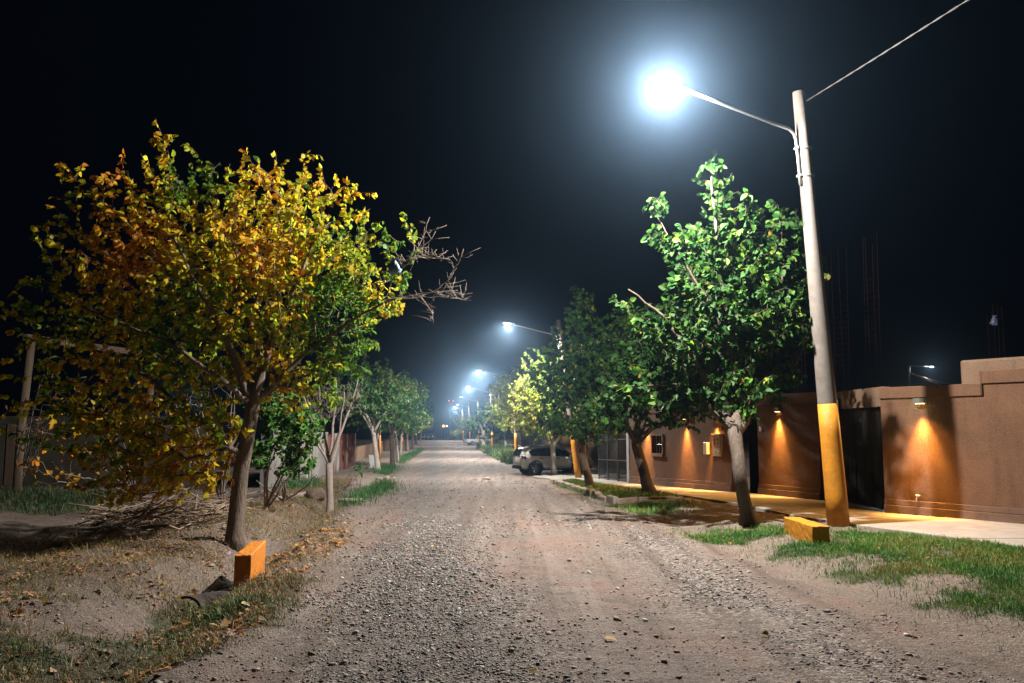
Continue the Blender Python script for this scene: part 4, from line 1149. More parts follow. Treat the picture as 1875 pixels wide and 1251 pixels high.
# its bare tips reach out over the road: a limb of its own on the same tree
aut = [o for o in COL.objects if o.name == 'autumn_tree'][0]
mb = MB(); r_ = rs(12)
for (a_, ctrl, b_) in [((700, 548), (780, 545), (868, 538)), ((760, 545), (830, 530), (847, 457)), ((700, 500), (770, 480), (785, 395)), ((740, 488), (765, 460), (806, 470)), ((770, 545), (800, 570), (792, 596)), ((800, 538), (840, 545), (855, 552)), ((690, 520), (740, 500), (800, 425)), ((745, 470), (790, 470), (818, 475))]:
    A, C_, B_ = (np.array(at(p[0], p[1], 14.3 + r_.uniform(-.2, .2))) for p in (a_, ctrl, b_))
    n = 12; pts = []
    for i in range(n):
        s = i / (n - 1); pts.append(A * (1 - s) ** 2 + C_ * 2 * s * (1 - s) + B_ * s * s + r_.randn(3) * .012)
    mb.tube(pts, list(np.linspace(.011, .003, n)), 5)
    for i in range(3, n - 1):
        for _ in range(2):
            d = r_.randn(3); d[2] = abs(d[2]) * .7; d = d / np.linalg.norm(d) * r_.uniform(.08, .42)
            e_ = pts[i] + d + r_.randn(3) * .03
            mb.tube([pts[i], pts[i] + d * .5 + r_.randn(3) * .012, e_], [.0034, .0026, .0014], 3)
            d2 = r_.randn(3); d2 = d2 / np.linalg.norm(d2) * r_.uniform(.04, .13)
            mb.tube([pts[i] + d * .5, pts[i] + d * .5 + d2], [.0022, .0012], 3)
build('bare_tips', mb, M['bark_pale'], aut, True)
bag('plastic_bag', at(721, 489, 13.2), .24, M['bag'], 'pale blue plastic bag caught among the autumn tree leaves', 5)

GR = 'mulberry trees along the right kerb'
# right: the nearest mulberry
Y = 17.7
YT = 16.4
tx, ty, tz, _ = root(1372, 966)
limbs = [[(tx, ty, tz, .17), (tx - .04, ty, tz + .4, .138)] + Lm([(1356, 880, YT + .15, .13), (1349, 820, YT + .4, .135), (1345, 790, YT + .6, .15)]),
         Lm([(1345, 795, YT + .6, .10), (1325, 750, Y, .085), (1295, 700, Y - .2, .07), (1260, 640, Y - .4, .055), (1215, 580, Y - .3, .035), (1150, 530, Y - .3, .016)]),
         Lm([(1348, 795, YT + .6, .11), (1352, 730, Y + .1, .095), (1340, 640, Y + .1, .08), (1320, 520, Y, .06), (1310, 400, Y, .035), (1300, 300, Y, .016)]),
         Lm([(1350, 795, YT + .6, .09), (1380, 740, Y + .5, .08), (1410, 650, Y + 1.2, .06), (1435, 520, Y + 1.6, .04), (1430, 400, Y + 1.7, .02)]),
         Lm([(1345, 795, YT + .6, .07), (1300, 745, Y - .3, .05), (1240, 705, Y - .3, .034), (1170, 708, Y - .3, .022), (1090, 735, Y - .3, .012)]),
         Lm([(1340, 640, Y + .1, .05), (1290, 540, Y - .1, .035), (1240, 460, Y - .2, .022), (1190, 375, Y - .2, .010)]),
         Lm([(1380, 740, Y + .5, .05), (1440, 700, Y + 1.5, .035), (1490, 600, Y + 2.0, .02)])]
blobs = [B(1360, 560, Y + .2, 1.35, 1.4, 1.35, 1.1), B(1330, 420, Y, .85, .95, .95, 1.0), B(1310, 320, Y, .38, .5, .5, .9), B(1420, 440, Y + 1.6, .85, .9, 1.0, .8), B(1460, 570, Y + 1.8, .75, .9, 1.0, .7),
         B(1250, 620, Y - .4, .85, .9, .62, 1.2), B(1190, 590, Y - .3, .6, .7, .42, 1.1), B(1140, 560, Y - .3, .36, .4, .28, 3.0), B(1330, 700, Y - .2, 1.15, 1.2, .55, .9), B(1240, 720, Y - .25, .8, .7, .35, 1.0), B(1150, 715, Y - .3, .5, .3, .20, 3.5), B(1100, 735, Y - .3, .35, .25, .16, 5),
         B(1420, 690, Y + 1.4, .8, .9, .6, .7), B(1235, 440, Y - .2, .42, .4, .42, 2.2), B(1205, 375, Y - .2, .3, .3, .22, 5), B(1195, 430, Y - .2, .24, .25, .25, 5), B(1250, 520, Y - .3, .5, .5, .4, 1.8), B(1330, 750, Y, .9, .9, .3, .7), B(1495, 500, Y + 2.2, .4, .5, .7, .6), (5.5, 19.9, 5.3, 1.4, 1.6, 1.3, 1.1), (4.9, 20.6, 4.5, 1.5, 1.6, 1.2, 1.1), (5.9, 20.2, 3.9, 1.1, 1.4, 1.0, .9), (4.7, 19.9, 6.2, 1.1, 1.2, .8, 1.1), (6.0, 21.2, 4.8, 1.1, 1.3, 1.0, .9)]
make_tree('mulberry_tree', 'nearest dark green mulberry with a thick leaning trunk, left of the lamp post', (tx, ty, tz + .15), limbs, blobs, 2900, 14, .155, deep_green, 21, bark='bark_shaded', droop=.7, twig=.7, group=GR)
# second and third
def mulberry(px, py, Yc, rtr, fork_px, fork_py, blobs, n, per, leaf, label, seed, col=deep_green, bark='bark_shaded', group=GR, name='mulberry_tree', top_r=.75, simple=False, nl=4, lm='leaf', baseY=None):
    tx, ty, tz, _ = root(px, py)
    if baseY: tx = (px - 937.5) / FPX * baseY * 1.006; ty = baseY; tz = h0(tx, ty) - .15
    f = at(fork_px, fork_py, ty)
    c = np.array([b[:3] for b in blobs]); r_ = rs(seed)
    limbs = [[(tx, ty, tz, rtr * 1.15), (tx + (f.x - tx) * .4, ty, tz + (f.z - tz) * .4, rtr * .92), (f.x, ty, f.z - .12, rtr * .85), (f.x, ty, f.z, rtr * .95)]]
    for i in range(nl):
        b = c[i % len(c)]; q = np.array(f); tgt = b + r_.randn(3) * .25 * np.array(blobs[i % len(c)][3:6])
        limbs.append([(*q, rtr * .6), (*(q + (tgt - q) * .35 + np.array([0, 0, .15])), rtr * .42), (*(q + (tgt - q) * .7), rtr * .28), (*tgt, rtr * .12)])
    return make_tree(name, label, (tx, ty, tz + .15), limbs, blobs, n, per, leaf, col, seed, bark=bark, group=group, simple=simple, leafmat=lm, droop=.6, step=.3)
mulberry(1192, 908, 24.6, .19, 1166, 812, [B(1185, 690, 24.6, 1.7, 1.6, 1.1), B(1240, 640, 25, 1.5, 1.5, 1.3), B(1130, 740, 24.2, 1.1, 1.1, .7), B(1250, 755, 24.8, 1.2, 1.3, .55), B(1190, 770, 24.3, 1.0, 1.0, .4), B(1290, 690, 25.2, 1.3, 1.3, 1.0), (5.0, 26.5, 4.6, 1.6, 2.0, 1.1), (4.8, 24.4, 5.0, 1.5, 1.5, .9, 1.3)], 1200, 14, .155,
         'second mulberry with swollen trunk top, in front of the small window wall', 31)
mulberry(1083, 894, 31.7, .17, 1066, 828, [B(1060, 660, 31.7, 1.45, 1.6, 1.9), B(1065, 560, 31.7, .7, .8, .9), B(1015, 690, 31.4, .95, 1.1, 1.2), B(1100, 700, 32, 1.5, 1.5, 1.6), B(1080, 780, 31.5, 1.6, 1.4, .75), B(1010, 760, 31.3, .8, .9, .7), B(1130, 620, 32, 1.2, 1.2, 1.3)], 1200, 14, .165,
         'third mulberry, dark trunk right of the yellow post in front of the silver car', 41)
mulberry(1014, 867, 46, .17, 1012, 815, [B(985, 740, 45.5, 1.5, 1.8, 1.5), B(1015, 690, 46, 1.3, 1.5, 1.4), B(960, 720, 45, 1.0, 1.2, 1.1), B(1040, 760, 46, 1.3, 1.4, 1.0), B(975, 660, 46, .8, .9, .9), B(1000, 790, 46, 1.3, 1.2, .6)], 700, 14, .18,
         'mulberry with limewashed trunk standing in front of the silver car', 51, lime_green, 'limewash', simple=True, baseY=46.7)
mulberry(960, 853, 57, .22, 958, 803, [B(945, 730, 57, 1.5, 1.8, 1.6), B(925, 710, 56.5, 1.1, 1.3, 1.2), B(975, 770, 57, 1.6, 1.6, 1.0), B(950, 690, 57, 1.0, 1.2, 1.0), B(910, 760, 56, .8, 1.0, .8)], 560, 14, .21,
         'yellow green mulberry behind the silver car, its trunk rising over the car rear window', 61, lime_green, 'bark', simple=True)
mulberry(927, 834, 84, .12, 925, 792, [B(915, 750, 84, 1.5, 1.6, 1.5), B(935, 770, 84, 1.5, 1.5, 1.2), B(905, 725, 84, 1.0, 1.1, 1.0)], 240, 11, .28,
         'slim limewashed roadside tree just left of the third yellow post base', 71, lime_green, 'limewash', simple=True)

# rows of trees farther on: a few grown trees, then copies
def copy_tree(o, loc, rz, sc, label, group):
    c = o.copy(); COL.objects.link(c); c.location = loc; c.rotation_euler = (0, 0, rz); c.scale = (sc, sc, sc)
    c['label'] = label
    if group: c['group'] = group
    for ch in list(o.children):
        d = ch.copy(); COL.objects.link(d); d.parent = c
    return c
GL = 'street trees in the left-hand row'
def rowtree(base, h, w, label, seed, col, bark, group, n=230, lean=0.0, tr=.16, leaf=.24, name='street_tree', per=15):
    x, y, z = base; r_ = rs(seed); f = (x + lean, y, z + h * .30)
    bl = []
    for i in range(7):
        a = i * 2.4 + r_.rand(); rr = w * .55 * (i > 0)
        bl.append((x + lean + cos(a) * rr, y + sin(a) * rr, z + h * (.62 + .16 * r_.randn() * .6), w * .62, w * .62, h * .24 * (1.1 if i == 0 else .85)))
    limbs = [[(x, y, z - .15, tr * 1.2), (x + lean * .5, y, z + h * .15, tr), (*f, tr * .9)]]
    for i in range(4):
        b = np.array(bl[i + 1][:3]); q = np.array(f); limbs.append([(*q, tr * .6), (*(q + (b - q) * .5 + np.array([0, 0, .2])), tr * .4), (*b, tr * .15)])
    return make_tree(name, label, base, limbs, bl, n, per, leaf, col, seed, bark=bark, leafmat='leaf_matt', group=group, simple=True, step=.4)
def gb(px, Y): x = (px - 937.5) / FPX * Y * 1.006; return (x, Y, h0(x, Y))
t1 = rowtree(gb(697, 52), 7.9, 3.0, 'leaning limewashed street tree in front, left row, by the pale rubble', 81, mixed_green, 'limewash', GL, 700, -.35, .15, .20)
t2 = rowtree(gb(722.5, 61), 7.6, 2.9, 'dark trunked street tree, second in the left row', 82, mixed_green, 'bark', GL, 600, -.1, .17, .22)
t3 = rowtree(gb(731.5, 69), 7.6, 2.8, 'slim pale trunked street tree, third in the left row', 83, mixed_green, 'limewash', GL, 540, -.2, .11, .24)
t4 = rowtree(gb(748, 108), 7.2, 2.9, 'dark trunked street tree, fifth in the left row, behind the orange based pole', 84, lime_green, 'bark', GL, 380, 0, .2, .28)
copy_tree(t3, gb(737, 89), 1.9, 1.0, 'slim street tree, fourth in the left row, left of the orange based pole', GL)
copy_tree(t2, gb(757, 122), 2.6, 1.05, 'street tree, sixth in the left row, where the grass verge ends', GL)
copy_tree(t4, gb(764, 158), .8, 1.0, 'street tree, seventh in the left row, short of the far cars', GL)
copy_tree(t3, gb(772, 190), 4.0, 1.1, 'last street tree of the left row, beside the far white car', GL)
copy_tree(t1, gb(690, 70), 2.2, 1.0, 'tree standing in the yard behind the left row, above the white cabinet', GL)
GR2 = 'street trees far along the right kerb'
t5 = rowtree(gb(887, 112), 6.4, 2.3, 'dark street tree on the right in front of the white pickup', 91, deep_green, 'bark_pale', GR2, 220, -.1, .26, .28)
copy_tree(t5, gb(908, 97), 2.1, 1.0, 'dark street tree on the right between the yellow post bases and the pickup', GR2)
copy_tree(t4, gb(868, 168), 3.3, 1.0, 'street tree right behind the white pickup', GR2)
copy_tree(t4, gb(852, 195), 1.2, 1.05, 'yellow green street tree on the right under the last bright lamp', GR2)
copy_tree(t2, gb(846, 232), 5.0, 1.1, 'last dark street tree on the right at the far end of the street', GR2)
x, y, z = gb(838, 215)
rowtree((x, y, z), 3.4, 1.7, 'brownish bush at the right road edge near the far end', 95, lime_green, 'bark', None, 120, 0, .12, .3, 'bush')
# slender poles in the left row
GP = 'slim utility poles in the left-hand row'
for px, Y, lab, hh in ((697.5, 72, 'slim orange based utility pole behind the leaning limewashed tree', 6.5), (739, 113, 'slim orange based utility pole farther along the left row', 6.5)):
    x, y, z = gb(px, Y); e = empty('utility_pole', (x, y, z), lab, 'pole', GP)
    mb = MB(); mb.tube([(x, y, z - .3), (x, y, z + hh * .5), (x - .05, y, z + hh)], [.14, .12, .10], 12); build('pole', mb, M['concrete'], e, True)
    mb = MB(); mb.tube([(x, y, z + .01), (x, y, z + 2.2)], [.147, .142], 12); build('painted_base', mb, M['orange'], e, True)

# bare pollard, green shrub and bare shrubs on the left
tx, ty, tz, _ = root(604, 930)
f = at(603, 852, ty)
limbs = [[(tx, ty, tz, .11), (tx, ty, tz + .5, .085), (f.x, ty, f.z, .095)]]
for (a_, b_, dy) in ((575, 800, -.2), (590, 770, .3), (612, 760, 0), (622, 790, -.4), (640, 750, .2), (566, 760, .5)):
    p = at(a_, b_, ty + dy); q = at(603 + (a_ - 603) * 1.45, 600 + (b_ - 600) * .62, ty + dy * 1.6)
    limbs.append([(*f, .042), (*p, .028), (*q, .011)])
blobs = [B(615, 735, ty, .75, .7, .55), B(580, 745, ty, .5, .6, .45), B(650, 720, ty, .45, .5, .4)]
make_tree('bare_tree', 'bare grey pollard tree with twiggy upright branches beside the ditch', (tx, ty, tz + .15), limbs, blobs, 700, 0, .1, None, 101, bark='twig', jit=.05, tip=.0027, bow=.02)
def shrub(px, py, label, blobs, n, per, leaf, col, seed, name='shrub', stems=7, bark='twig', sr=1.0):
    x, y = gp(px, py); z = h0(x, y); r_ = rs(seed); limbs = [[(x, y, z - .1, .05 * sr), (x, y, z + .03, .05 * sr)]]
    c = np.array([b[:3] for b in blobs])
    for i in range(stems):
        b = c[i % len(c)] + r_.randn(3) * np.array(blobs[i % len(c)][3:6]) * .5
        m = np.array((x, y, z)) * .45 + b * .55 + r_.randn(3) * .12
        limbs.append([(x, y, z + .03, .030 * sr), (*m, .020 * sr), (*b, .008 * sr)])
    return make_tree(name, label, (x, y, z), limbs, blobs, n, per, leaf, col, seed, bark=bark, cat='shrub', tip=.0034 * max(.6, sr), bow=.02, droop=.5)
def fresh_green(pos, r_, tid): return vary(pick([(.03, .11, .022), (.06, .17, .03), (.12, .23, .035)], r_, r_.rand(len(pos))), r_, .2)
shrub(486, 945, 'leggy shrub with bright green leaves behind the autumn tree trunk', [B(530, 800, 18.8, .7, .7, .5), B(505, 750, 18.8, .75, .7, .5), B(565, 780, 18.8, .5, .5, .5), B(470, 830, 18.6, .4, .5, .35), B(540, 845, 18.8, .5, .5, .35)], 420, 13, .125, fresh_green, 111)
shrub(405, 930, 'tangled leafless grey shrub left behind the autumn tree trunk', [B(400, 710, 20, .8, .8, .6), B(350, 760, 20.5, .8, .7, .7), B(430, 780, 20, .5, .6, .5)], 170, 0, .1, None, 112, 'bare_shrub', 9)
shrub(520, 930, 'thin leafless shrub beside the green leaved shrub', [B(535, 870, 20, .5, .5, .35), B(560, 880, 20.3, .4, .4, .25), B(495, 850, 20, .4, .4, .4)], 60, 0, .1, None, 113, 'bare_shrub', 6)
shrub(250, 915, 'dark half bare shrub under the autumn tree, in front of the boundary wall', [B(160, 780, 22, 1.3, 1.2, .9), B(240, 750, 22, 1.2, 1.0, 1.0), B(110, 850, 21, 1.0, 1.0, .6), B(320, 800, 22, 1.0, 1.0, .8)], 200, 3, .14, autumn, 114, 'shrub', 10)
shrub(30, 900, 'dark leafless shrub in front of the porch post at far left', [B(60, 780, 24, .9, .8, .8), B(100, 720, 24, .7, .7, .7)], 70, 0, .12, None, 115, 'bare_shrub', 7)
shrub(659, 890, 'small green sapling between the grass tufts left of the road', [B(660, 855, 28, .22, .22, .3)], 24, 7, .10, mixed_green, 116, 'sapling', 2, sr=.35)
shrub(638, 893, 'dry twiggy weed beside the small green sapling', [B(640, 872, 27, .5, .5, .22)], 60, 0, .1, None, 117, 'dry_weed', 6, 'drytwig', sr=.3)

# ------------------------------------------------------------------ vehicles
def loft(st, kx=8):
    """half sections from the sill to the roof, mirrored; st rows: x, zbottom, zbelt, ztop, half widths at sill, belt, roof"""
    mb = MB(); rows = []
    for (x, zb, zl, zt, hs, hb, hr) in st:
        half = [(hs * .88, zb), (hs, zb + .10), (hb * 1.005, zb + (zl - zb) * .55), (hb, zl), (hb * .97, zl + (zt - zl) * .08), (hr * 1.04, zl + (zt - zl) * .82), (hr * .9, zl + (zt - zl) * .96), (0, zt)]
        sec = [(x, -y, z) for y, z in half] + [(x, y, z) for y, z in half[::-1][1:]]
        rows.append(sec)
    k = len(rows[0]); v = [p for r in rows for p in r]; f = []
    for i in range(len(rows) - 1):
        for j in range(k - 1): f.append((i * k + j, i * k + j + 1, (i + 1) * k + j + 1, (i + 1) * k + j))
        f.append((i * k + k - 1, i * k, (i + 1) * k, (i + 1) * k + k - 1))
    f.append(tuple(range(k))[::-1]); f.append(tuple((len(rows) - 1) * k + j for j in range(k)))
    mb.add(v, f); return mb
def sect(st, x):
    a = np.array(st); return [float(np.interp(x, a[:, 0], a[:, i])) for i in range(1, 7)]
def side_pt(st, x, t, s, off):
    zb, zl, zt, hs, hb, hr = sect(st, x)
    y0, z0 = hb * .97, zl + (zt - zl) * .08; y1, z1 = hr * 1.04, zl + (zt - zl) * .82
    return (x, s * (y0 + (y1 - y0) * t + off), z0 + (z1 - z0) * t)
def window_mesh(st, poly, off=.012):
    """poly: [(x, t)] lower then upper edge, equal length"""
    mb = MB()
    lo, hi = poly
    for s in (-1, 1):
        v = [side_pt(st, x, t, s, off) for x, t in lo] + [side_pt(st, x, t, s, off) for x, t in hi]; n = len(lo)
        mb.add(v, [((i, i + 1, n + i + 1, n + i) if s < 0 else (i, n + i, n + i + 1, i + 1)) for i in range(n - 1)])
    return mb
def wheel(e, x, y, r, w, sgn):
    mb = MB(); mb.disc_ring((x, y, r), (0, sgn, 0), [(-w, r * .62), (-w, r * .94), (-w * .8, r), (-.02, r), (0, r * .95), (.0, r * .66)], 28)
    t = build('wheel', mb, M['tyre'], e, True, world=False)
    mb = MB(); mb.disc_ring((x, y, r), (0, sgn, 0), [(-.02, r * .66), (.004, r * .64), (-.01, r * .58), (-.05, r * .55), (-.06, .01)], 24)
    for k in range(5):
        a = 2 * pi * k / 5 + .3
        for da in (-.13, .13):
            p0 = Vector((x + cos(a + da * .6) * r * .1, y + sgn * .004, r + sin(a + da * .6) * r * .1)); p1 = Vector((x + cos(a + da * 1.2) * r * .6, y + sgn * .0, r + sin(a + da * 1.2) * r * .6))
            mb.tube([p0, p1], [.03, .022], 5)
    build('rim', mb, M['rim'], t, world=False)
def sub(o, n=1):
    m = o.modifiers.new('smooth', 'SUBSURF'); m.levels = n; m.render_levels = n; return o
SUV = [(-2.20, .48, .90, .98, .66, .70, .58), (-2.16, .40, .96, 1.10, .80, .82, .62), (-2.02, .33, 1.02, 1.42, .87, .88, .62), (-1.82, .30, 1.03, 1.60, .89, .90, .61), (-1.3, .28, 1.02, 1.67, .90, .915, .61),
       (-.5, .27, 1.0, 1.69, .90, .915, .62), (.15, .27, .985, 1.66, .90, .915, .61), (.65, .27, .98, 1.47, .90, .91, .60), (1.08, .28, .98, 1.16, .89, .90, .64), (1.25, .29, .97, 1.05, .89, .89, .70), (1.7, .31, .92, .985, .88, .87, .66), (2.05, .36, .80, .88, .82, .80, .55), (2.2, .45, .66, .74, .68, .66, .40)]
def suv(loc, rz, label, paint, spare=False, group=None):
    e = empty('parked_car', loc, label, 'car', group, rz)
    sub(build('body', loft(SUV), M[paint], e, True, world=False))
    build('side_window', window_mesh(SUV, ([(-1.55, .02), (-1.2, .0), (-.5, 0), (.2, 0), (.98, 0)], [(-1.72, .55), (-1.3, .86), (-.5, .9), (.1, .9), (.55, .86)])), M['glass'], e, world=False)
    mb = MB()
    for s in (-1, 1): mb.box((.02, s * .80, 1.29), (.07, .30, .50), 0, s * -.42)
    # rear window, tail lamps, bumper, mirrors, handles, arches, sill
    mb = MB(); v = []
    for (x, z, w) in ((-2.17, 1.08, .62), (-2.10, 1.28, .63), (-1.98, 1.46, .58)): v += [(x - .035, -w, z), (x - .035, w, z)]
    mb.add(v, [(0, 2, 3, 1), (2, 4, 5, 3)]); build('rear_window', mb, M['glass'], e, world=False)
    for s in (-1, 1):
        mb = MB(); mb.add([(-2.20, s * .50, .86), (-2.13, s * .83, .84), (-1.86, s * .915, .90), (-1.90, s * .91, 1.04), (-2.10, s * .84, 1.08), (-2.2, s * .55, 1.02)], [(0, 1, 4, 5), (1, 2, 3, 4)] if s < 0 else [(5, 4, 1, 0), (4, 3, 2, 1)])
        build('tail_lamp', mb, M['redglass'], e, world=False)
        mb = MB(); mb.add([(2.17, s * .55, .66), (2.0, s * .835, .70), (1.72, s * .885, .82), (1.78, s * .87, .92), (2.02, s * .80, .85), (2.16, s * .55, .80)], [(0, 1, 4, 5), (1, 2, 3, 4)] if s > 0 else [(5, 4, 1, 0), (4, 3, 2, 1)])
        build('headlamp', mb, M['clearglass'], e, world=False)
        mb = MB(); mb.box((.82, s * .99, 1.07), (.12, .20, .14)); mb.box((.86, s * .915, 1.02), (.05, .06, .04)); build('mirror', mb, M[paint], e, world=False, bevel=.02)
        for hx in (-.95, .05):
            mb = MB(); mb.box((hx, s * .925, .93), (.20, .03, .035)); build('door_handle', mb, M['blackplastic'] if not spare else M[paint], e, world=False)
        mb = MB()
        for wx in (-1.32, 1.32):
            c = Vector((wx, s * .90, .36)); k = 18; v = []; f = []
            for j in range(k + 1):
                a = pi * (-.08 + 1.16 * j / k)
                for r_, o in ((.36, .0), (.47, .032)): v.append(c + Vector((cos(a) * r_, s * o, sin(a) * r_)))
            for j in range(k): f.append((2 * j, 2 * j + 1, 2 * j + 3, 2 * j + 2))
            mb.add(v, f)
            mb.disc_ring(c - Vector((0, s * .0, 0)), (0, s, 0), [(.012, .44), (.014, .01)], 24)
        mb.box((0, s * .90, .30), (2.0, .05, .10))
        build('wheel_arch', mb, M['blackplastic'], e, world=False)
        for wx in (-1.32, 1.32): wheel(e, wx, s * .935, .345, .22, s)
        # door shut lines
        mb = MB()
        for hx in (-1.18, -.16, .88): mb.box((hx, s * .914, .68), (.012, .012, .55))
        build('shut_line', mb, M['blackplastic'], e, world=False)
    mb = MB(); mb.box((-2.17, 0, .42), (.16, 1.5, .20)); mb.box((2.13, 0, .40), (.16, 1.4, .18)); build('bumper', mb, M['blackplastic'], e, world=False, bevel=.04)
    mb = MB(); mb.box((-2.225, 0, .78), (.02, .46, .13)); build('number_plate', mb, M['white'], e, world=False)
    if spare:
        mb = MB(); mb.disc_ring((-2.2, 0, .98), (-1, 0, 0), [(0, .37), (.16, .37), (.20, .30), (.20, .01)], 24); build('spare_wheel', mb, M['blackplastic'], e, world=False)
        mb = MB(); mb.disc_ring((-2.405, 0, .98), (-1, 0, 0), [(0, .22), (.012, .20), (.012, .01)], 20); build('wheel_cover', mb, M['white'], e, world=False)
    return e
suv((2.35, 48.6, float(g(48.6)) + .02), radians(17), 'silver grey hatchback car parked in the driveway behind the limewashed trunk', 'carpaint')
cx = (794 - 937.5) / FPX * 226 * 1.006
suv((cx, 226, float(g(226))), radians(95), 'dark boxy car with spare wheel on its back, far down the street', 'darkpaint', True)
suv((cx - 2.3, 232, float(g(232))), radians(60), 'white car parked left of the far dark car', 'whitepaint')
# pickup
PK = [(-.55, .45, 1.0, 1.08, .84, .86, .66), (-.48, .42, 1.05, 1.62, .86, .88, .60), (-.2, .40, 1.06, 1.76, .87, .89, .62), (.5, .40, 1.05, 1.76, .87, .89, .62), (1.0, .40, 1.05, 1.55, .87, .89, .60), (1.35, .40, 1.05, 1.2, .87, .88, .66), (1.5, .42, 1.03, 1.12, .87, .88, .72), (2.2, .44, .98, 1.06, .86, .86, .68), (2.55, .50, .85, .95, .80, .80, .6), (2.62, .55, .75, .80, .7, .7, .5)]
e = empty('pickup_truck', (-6.0, 150, float(g(150))), 'pale pickup truck parked on the right, its tailgate towards the road', 'pickup', None, radians(22))
sub(build('cab', loft(PK), M['whitepaint'], e, True, world=False))
build('side_window', window_mesh(PK, ([(-.38, .05), (.3, .02), (1.15, .0)], [(-.36, .85), (.3, .9), (.85, .86)]), .015), M['glass'], e, world=False)
mb = MB(); v = [(-.53, -.6, 1.14), (-.53, .6, 1.14), (-.50, .58, 1.56), (-.50, -.58, 1.56)]; mb.add(v, [(0, 3, 2, 1)]); build('rear_window', mb, M['glass'], e, world=False)
mb = MB()
for s in (-1, 1): mb.box((-1.55, s * .84, .80), (1.92, .07, .56))
mb.box((-1.55, 0, .56), (1.92, 1.6, .08)); mb.box((-.62, 0, .8), (.06, 1.6, .56)); build('bed', mb, M['whitepaint'], e, world=False, bevel=.02)
mb = MB(); mb.box((-2.55, 0, .82), (.06, 1.72, .56)); build('tailgate', mb, M['whitepaint'], e, world=False, bevel=.02)
mb = MB(); mb.box((-2.64, 0, .48), (.12, 1.7, .14)); build('bumper', mb, M['blackplastic'], e, world=False, bevel=.02)
for s in (-1, 1):
    mb = MB(); mb.box((-2.585, s * .78, .86), (.02, .12, .36)); build('tail_lamp', mb, M['redglass'], e, world=False)
    mb = MB(); mb.box((1.1, s * .98, 1.12), (.1, .2, .18)); build('mirror', mb, M['blackplastic'], e, world=False)
    for wx in (-1.55, 1.75): wheel(e, wx, s * .90, .38, .24, s)

# ------------------------------------------------------------------ brush heap and dry stalks
r_ = rs(55); mb = MB()
c0 = gp(300, 965)
for i in range(330):
    t = r_.rand(); px = 175 + 265 * t; py = 955 + 18 * (1 - abs(2 * t - 1)) + r_.randn() * 9
    x, y = gp(px, py); z = h0(x, y); hgt = .42 * (1 - abs(2 * t - 1)) + .10
    L_ = r_.uniform(.4, 1.7) * (1.2 if i < 120 else .6); a = r_.normal(.3, .8); el = r_.normal(.08, .22)
    d = np.array([cos(a) * cos(el), sin(a) * cos(el), sin(el)]) * L_ / 2; c = np.array([x, y, z + .04 + r_.rand() ** 1.5 * hgt])
    bend = r_.randn(3) * .08 * L_
    p0, p1 = c - d, c + d; zz = H(np.array([p0[0], p1[0]]), np.array([p0[1], p1[1]])); p0[2] = max(p0[2], zz[0] + .01); p1[2] = max(p1[2], zz[1] + .01)
    w = r_.uniform(.004, .016) if i > 25 else r_.uniform(.016, .03)
    mb.tube([p0, c + bend, p1], [w, w * .85, w * .5], 5)
tag(build('brush_heap', mb, M['drytwig'], None, True, origin=(c0[0], c0[1], h0(*c0))), 'heap of cut dry branches under the autumn tree, left of its trunk', 'brush heap')

def scatter_blades(name, label, polys, dens, hgt, width, cols, seed, lean=.45, ymin=None, wind=(-.15, 0)):
    r_ = rs(seed); PX = []
    for ent in polys:
        poly, dm = ent[:2]; sf = ent[2] if len(ent) > 2 else .12
        a = np.array(poly); lo = a.min(0) - 2 * sf; hi = a.max(0) + 2 * sf; n = int((hi - lo).prod() * dens * dm)
        q = lo + r_.rand(n, 2) * (hi - lo)
        soft = sf; jx = q[:, 0] + (fbm(q[:, 0] * 2.2, q[:, 1] * 2.2, 71, 3) - .5) * .9 + r_.randn(n) * soft; jy = q[:, 1] + (fbm(q[:, 0] * 2.2, q[:, 1] * 2.2, 83, 3) - .5) * 1.1 + r_.randn(n) * soft * 1.6
        keep = inpoly(jx, jy, poly) & (fbm(q[:, 0] * 1.6, q[:, 1] * 1.6, 91 + seed, 3) > .36 - .12 * dm + .10 * r_.randn(n))
        keep &= q[:, 0] < edge_x(q[:, 1]) - .03
        PX.append(q[keep])
    q = np.vstack(PX); m = len(q)
    z = H(q[:, 0], q[:, 1]) - .01
    hh = hgt * r_.uniform(.25, 1.0, m) ** 1.3 * 1.5 * (.6 + .8 * fbm(q[:, 0] * 3, q[:, 1] * 3, 97, 2))
    a = r_.rand(m) * 2 * pi; sx = np.cos(a) * width; sy = np.sin(a) * width
    ln = r_.randn(m, 2) * lean * hh[:, None] + np.array(wind) * hh[:, None]
    b0 = np.stack([q[:, 0] - sx, q[:, 1] - sy, z], 1); b1 = np.stack([q[:, 0] + sx, q[:, 1] + sy, z], 1)
    m0 = np.stack([q[:, 0] - sx * .7 + ln[:, 0] * .4, q[:, 1] - sy * .7 + ln[:, 1] * .4, z + hh * .62], 1); m1 = m0 + np.stack([sx, sy, 0 * sx], 1) * 1.4
    tp = np.stack([q[:, 0] + ln[:, 0], q[:, 1] + ln[:, 1], z + hh * np.clip(1 - .35 * (ln ** 2).sum(1) / hh ** 2, .4, 1)], 1)
    V = np.stack([b0, b1, m1, m0, tp], 1).reshape(-1, 3); o = np.arange(m)[:, None] * 5
    t = np.clip(fbm(q[:, 0] * 1.1, q[:, 1] * 1.1, 29, 3) * 1.7 - .34 + r_.randn(m) * .25, 0, 1)
    c = vary(pick(cols, r_, t), r_, .2)
    me = np_mesh(name, V, [np.array([[0, 1, 2, 3]]) + o, np.array([[3, 2, 4]]) + o], np.repeat(c, 5, axis=0))
    return tag(link(name, me, M['blade']), label, 'grass', kind='stuff')
GC = [(.045, .16, .028), (.075, .21, .034), (.12, .24, .04), (.28, .25, .08)]
